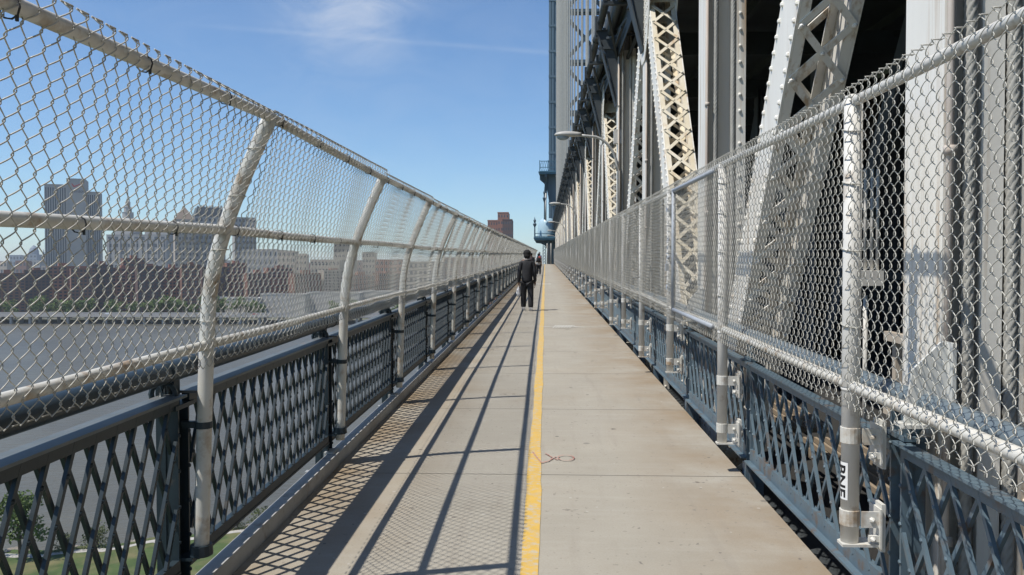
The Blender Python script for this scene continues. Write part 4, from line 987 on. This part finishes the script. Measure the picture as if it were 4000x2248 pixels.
def city(name, label, u0, u1, vt, d, m, rot=0, dep=None, nx=4, ny=6, base=FB, group=None, **k):
    Wd = (u1 - u0) / 2061 * d; h = Z(vt, d) - base; dep = dep or Wd * .8
    if rot:
        c, s = math.cos(R(rot)), abs(math.sin(R(rot))); dep = min(dep, Wd * .5); w = (Wd - dep * s) / c
    else: w = Wd
    t = thing(name, label, 'building', (X((u0 + u1) / 2, d + (dep / 2 if rot else 0)), d + dep / 2, base), group, R(rot))
    block(t, w, dep, h, m, nx, ny, **k); return t, w, dep, h
# tall slab tower with vertical window strips
d = 1150; base = FB
t = thing('office_tower', 'tall pale slab tower with dark vertical window strips', 'building', (X(160, d), d, base), None, R(24)); t.scale = (.86, 1, 1)
def strips(root, x0, x1, yf, h, n, z0=2):
    w = (x1 - x0) / n
    for i in range(n):
        o = put('window_strip', WIN, root, (x0 + (i + .5) * w, yf - .05, z0 + (h - z0 - 4) / 2)); o.scale = (w * .5, 1, h - z0 - 4)
hl, hc, hr = Z(464, d) - base, Z(449, d) - base, Z(480, d) - base
s_ = lambda u: X(u, d) - X(172, d)
block(t, s_(158) - s_(99), 30, hl, 'stone_pale', ox=(s_(158) + s_(99)) / 2, oy=6, part='left_wing'); strips(t, s_(100), s_(156), -9, hl, 9)
block(t, s_(209) - s_(158.2), 36, hc, 'stone_pale', ox=(s_(209) + s_(158.2)) / 2, oy=3, part='core')
block(t, s_(246) - s_(209.2), 30, hr, 'stone_pale', ox=(s_(246) + s_(209.2)) / 2, oy=6, part='right_wing'); strips(t, s_(211), s_(246), -9, hr, 6)
MB().box(s_(159), s_(160.5), -15.2, -15.02, 0, hc).build('lit_edge', 'concrete_pale', t, shear=False)  # pale strip painted in place of sunlight on the core's edge
mb = MB(); z = hc - 9; xs = s_(180)
mb.prism([(xs - 2, z - 2.5), (xs, z - 2.5), (xs + 14, z + 4), (xs + 13, z + 4.6), (xs - .6, z - .8), (xs - 3.5, z + 2.5), (xs - 5, z + 2.5)], 1, -15.3, -15.1)
mb.build('sign_check', 'sign_red', t, shear=False)
tmv = text_mesh('verizon', 6.4); tmv.transform(Matrix.Translation((s_(172), -15.2, hc - 19)) @ Matrix.Rotation(math.pi / 2, 4, 'X')); tmv.materials.clear(); tmv.materials.append(MATS['sign_dark']); put('sign_lettering', tmv, t)
# ornate municipal tower
d = 1500; t, w, dp_, h = city('civic_tower', 'pale stone civic building with a tiered wedding cake turret', 246, 402, 590, d, 'stone_grey', nx=9, ny=8)
mb = MB(); c = X(275, d) - X(324, d)
for z0, rw, hh in ((h, 17, 16), (h + 16, 13, 14)): mb.box(c - rw, c + rw, -rw - 6, rw - 6, z0, z0 + hh)
mb.lathe((c, -6, h + 30), [(10, 0), (10, 14), (11, 14.5), (7, 15), (7, 24), (8, 24.5), (4.5, 25), (4.5, 33), (5, 33.5), (2.2, 38), (1.0, 46), (.6, 58), (.1, 60)], 12); mb.build('turret', 'stone_pale', t, shear=False)
for q in (340, 375):
    c = X(q, d) - X(324, d); mb = MB(); mb.box(c - 11, c + 11, -14, 8, h, h + 18); mb.lathe((c, -3, h + 18), [(9, 0), (9, 7), (5, 9), (.3, 16)], 10); mb.build('corner_turret', 'stone_grey', t, shear=False)
for k in range(11):
    c = -w / 2 + (k + .5) * w / 11; MB().box(c - .9, c + .9, -dp_ / 2 - 1.6, -dp_ / 2 - .1, h * .55, h * .93).build('column', 'stone_pale', t, shear=False)
# courthouse with pyramid roof, then the blocks next to it
d = 1350; t, w, dp_, h = city('courthouse_tower', 'tan stone court tower with a pyramid roof', 421, 478, 552, d, 'stone_tan', rot=32, nx=6, ny=14)
mb = MB(); mb.add([(-w / 2, -dp_ / 2, h + 1), (w / 2, -dp_ / 2, h + 1), (w / 2, dp_ / 2, h + 1), (-w / 2, dp_ / 2, h + 1), (0, 0, h + 24)], [np.array([[0, 1, 4], [1, 2, 4], [2, 3, 4], [3, 0, 4]])]); mb.build('roof', 'roof_tan', t, shear=False)
MB().lathe((0, 0, h + 23), [(1.2, 0), (.8, 3), (.1, 9)], 8).build('finial', 'stone_pale', t, shear=False)
t, w, dp_, h = city('office_block', 'grey block with a dark mansard roof right behind the first curved post', 470, 556, 545, 1400, 'stone_grey', rot=32, nx=7, ny=13)
MB().prism([(-w / 2, h), (w / 2, h), (w / 2 - 5, h + 17), (-w / 2 + 5, h + 17)], 1, -dp_ / 2, dp_ / 2).build('roof', 'roof_slate', t, shear=False)
mb = MB()
for k in range(9): mb.box(-w / 2 + 6 + k * (w - 12) / 8 - 1.5, -w / 2 + 6 + k * (w - 12) / 8 + 1.5, -dp_ / 2 + 2, -dp_ / 2 + 5, h + 17, h + 19 + (k % 3))
mb.build('roof_crest', 'stone_grey', t, shear=False)
city('office_block', 'wide pale slab block standing just right of the first curved fence post', 574, 636, 547, 1300, 'stone_pale', rot=32, nx=6, ny=14)
city('office_block', 'low grey block beneath the pale slab block', 600, 690, 628, 1150, 'stone_grey', nx=7, ny=6)
t, *_ = city('apartment_tower', 'tan apartment tower with stepped top near the second curved post', 835, 886, 610, 1250, 'stone_tan', nx=5, ny=10)
city('apartment_tower', 'slim tan tower with rounded cap right of the second curved post', 908, 940, 636, 1200, 'stone_tan', nx=4, ny=8)
city('apartment_block', 'pinkish brick block behind the fence between first and second posts', 690, 735, 632, 1100, 'stone_tan', nx=4, ny=8)
city('apartment_block', 'second tan brick block with roof tank between first and second posts', 738, 765, 640, 1080, 'stone_tan', nx=3, ny=8)
city('apartment_block', 'long low tan block right of the roof tank block', 775, 850, 655, 1050, 'stone_tan', nx=8, ny=6)
city('apartment_block', 'brick block with pale crown beyond the second curved post', 940, 1010, 655, 980, 'brick_red', nx=6, ny=7)
city('apartment_block', 'long brick block beyond the third curved post', 1015, 1110, 660, 960, 'stone_tan', nx=8, ny=6)
city('apartment_block', 'brick block low behind the far fence', 1115, 1220, 650, 1000, 'brick_brown', nx=8, ny=6)
# far towers on the left, distance haze put into their blue colour
d = 2500; t, w, dp_, h = city('skyscraper', 'hazy blue skyscraper with a rounded dome at far left', 33, 62, 640, d, 'city_hazed', nx=3, ny=7)
MB().lathe((0, 0, h), [(w * .42, 0), (w * .4, 10), (w * .3, 20), (w * .12, 27), (.2, 30)], 14).build('dome', 'city_hazed', t, shear=False)
city('skyscraper', 'low hazy blue block at the left edge of the skyline', -10, 24, 642, 2500, 'city_hazed', nx=4, ny=5)
t, w, dp_, h = city('skyscraper', 'small hazy tower with a pointed top left of the tall slab tower', 70, 84, 650, 2600, 'city_hazed', nx=2, ny=6)
MB().lathe((0, 0, h), [(w * .5, 0), (w * .3, 8), (.2, 30)], 4).build('roof', 'city_hazed', t, shear=False)
city('skyscraper', 'hazy low block touching the foot of the tall slab tower', 84, 100, 658, 2300, 'city_hazed', nx=2, ny=4)
# brown brick housing slabs along the river
hs = [(-60, 30, 690, 760, 'leftmost'), (28, 92, 682, 775, 'broad'), (90, 165, 672, 790, 'stepped'), (150, 215, 678, 750, 'square'), (205, 262, 668, 770, 'narrow'), (252, 330, 676, 785, 'wide'), (285, 345, 652, 830, 'tall'), (322, 392, 672, 760, 'plain'), (385, 445, 676, 780, 'deep'), (438, 490, 668, 765, 'compact'), (486, 560, 674, 790, 'long'), (552, 610, 664, 820, 'rear'), (604, 668, 690, 780, 'low'), (655, 730, 676, 840, 'distant'), (720, 800, 690, 830, 'flat'), (795, 870, 682, 850, 'paler'), (862, 940, 694, 830, 'squat'), (935, 1010, 690, 850, 'rightmost')]
for k, (u0, u1, vt, d, adj) in enumerate(hs):
    t, w, dp_, h = city('brick_housing', f'{adj} dark brown brick housing slab, {"first second third fourth fifth sixth seventh eighth ninth tenth eleventh twelfth thirteenth fourteenth fifteenth sixteenth seventeenth eighteenth".split()[k]} from the left along the far bank', u0, u1, vt, d, ('brick_brown', 'brick_dark', 'brick_red')[k % 3] if k < 13 else ('stone_tan', 'brick_red', 'brick_brown')[k % 3], rot=33 + (k * 7) % 9, nx=6, ny=13, group='brick housing slabs along the far bank')
    MB().box(-w * .12, w * .16, -dp_ * .2, dp_ * .25, h, h + 4 - k % 2).build('roof_house', 'brick_red', t, shear=False)
for k, (u0, u1, vt, d, lb_) in enumerate(((520, 640, 752, 690, 'pale flat roofed shed behind the elevated road right of the first curved post'), (645, 760, 742, 700, 'long pale low warehouse behind the elevated road'), (765, 900, 738, 715, 'wide pale low building beyond the second fence post'), (905, 1050, 735, 730, 'pale low building near the third fence post'))):
    city('warehouse', lb_, u0, u1, vt, d, 'concrete_pale', nx=0, ny=0)
# brick tower in the gap above the far fence
d = 950; t = thing('brick_tower', 'dark red brick apartment tower rising above the far end of the fence', 'building', (X(1259, d), d, FB))
s_ = lambda u: X(u, d) - X(1259, d)
for u0, u1, vt, nx, oy, pn in ((1228, 1254, 557, 4, 4, 'left_wing'), (1253.5, 1281, 538, 4, 0, 'core'), (1266, 1290.5, 556, 4, -4, 'right_wing')):
    w = s_(u1) - s_(u0); h = Z(vt, d) - FB; block(t, w, 26, h, 'brick_red' if pn != 'right_wing' else 'brick_dark', nx, 14, ox=(s_(u0) + s_(u1)) / 2, oy=oy, oz=0, part=pn, fw=.4, fh=.4)
# indistinct low city further inland
for k in range(46):
    u = -80 + k * 31 + rng.uniform(-8, 8); d = rng.uniform(1700, 2300)
    city('city_block', 'indistinct low city building on the hazy skyline behind the housing slabs', u, u + rng.uniform(22, 40), rng.uniform(655, 672), d, ('stone_grey', 'stone_tan', 'city_hazed', 'brick_brown')[k % 4], nx=3, ny=4, group='low city buildings on the skyline')
# ------------------------------------------------------------------ thin river haze
hz = MB().box(-7000, 4000, -900, 9500, -45, 140).build('haze', 'rubber', shear=False); hz.data.materials.clear()
hm = bpy.data.materials.new('haze_air'); hm.use_nodes = True; t = hm.node_tree; t.nodes.clear()
pv = t.nodes.new('ShaderNodeVolumePrincipled'); pv.inputs['Color'].default_value = (.90, .94, 1, 1); pv.inputs['Density'].default_value = .0001; pv.inputs['Anisotropy'].default_value = .2
ov = t.nodes.new('ShaderNodeOutputMaterial'); t.links.new(pv.outputs[0], ov.inputs['Volume']); hz.data.materials.append(hm); hz['kind'] = 'stuff'
scn.cycles.volume_bounces = 0
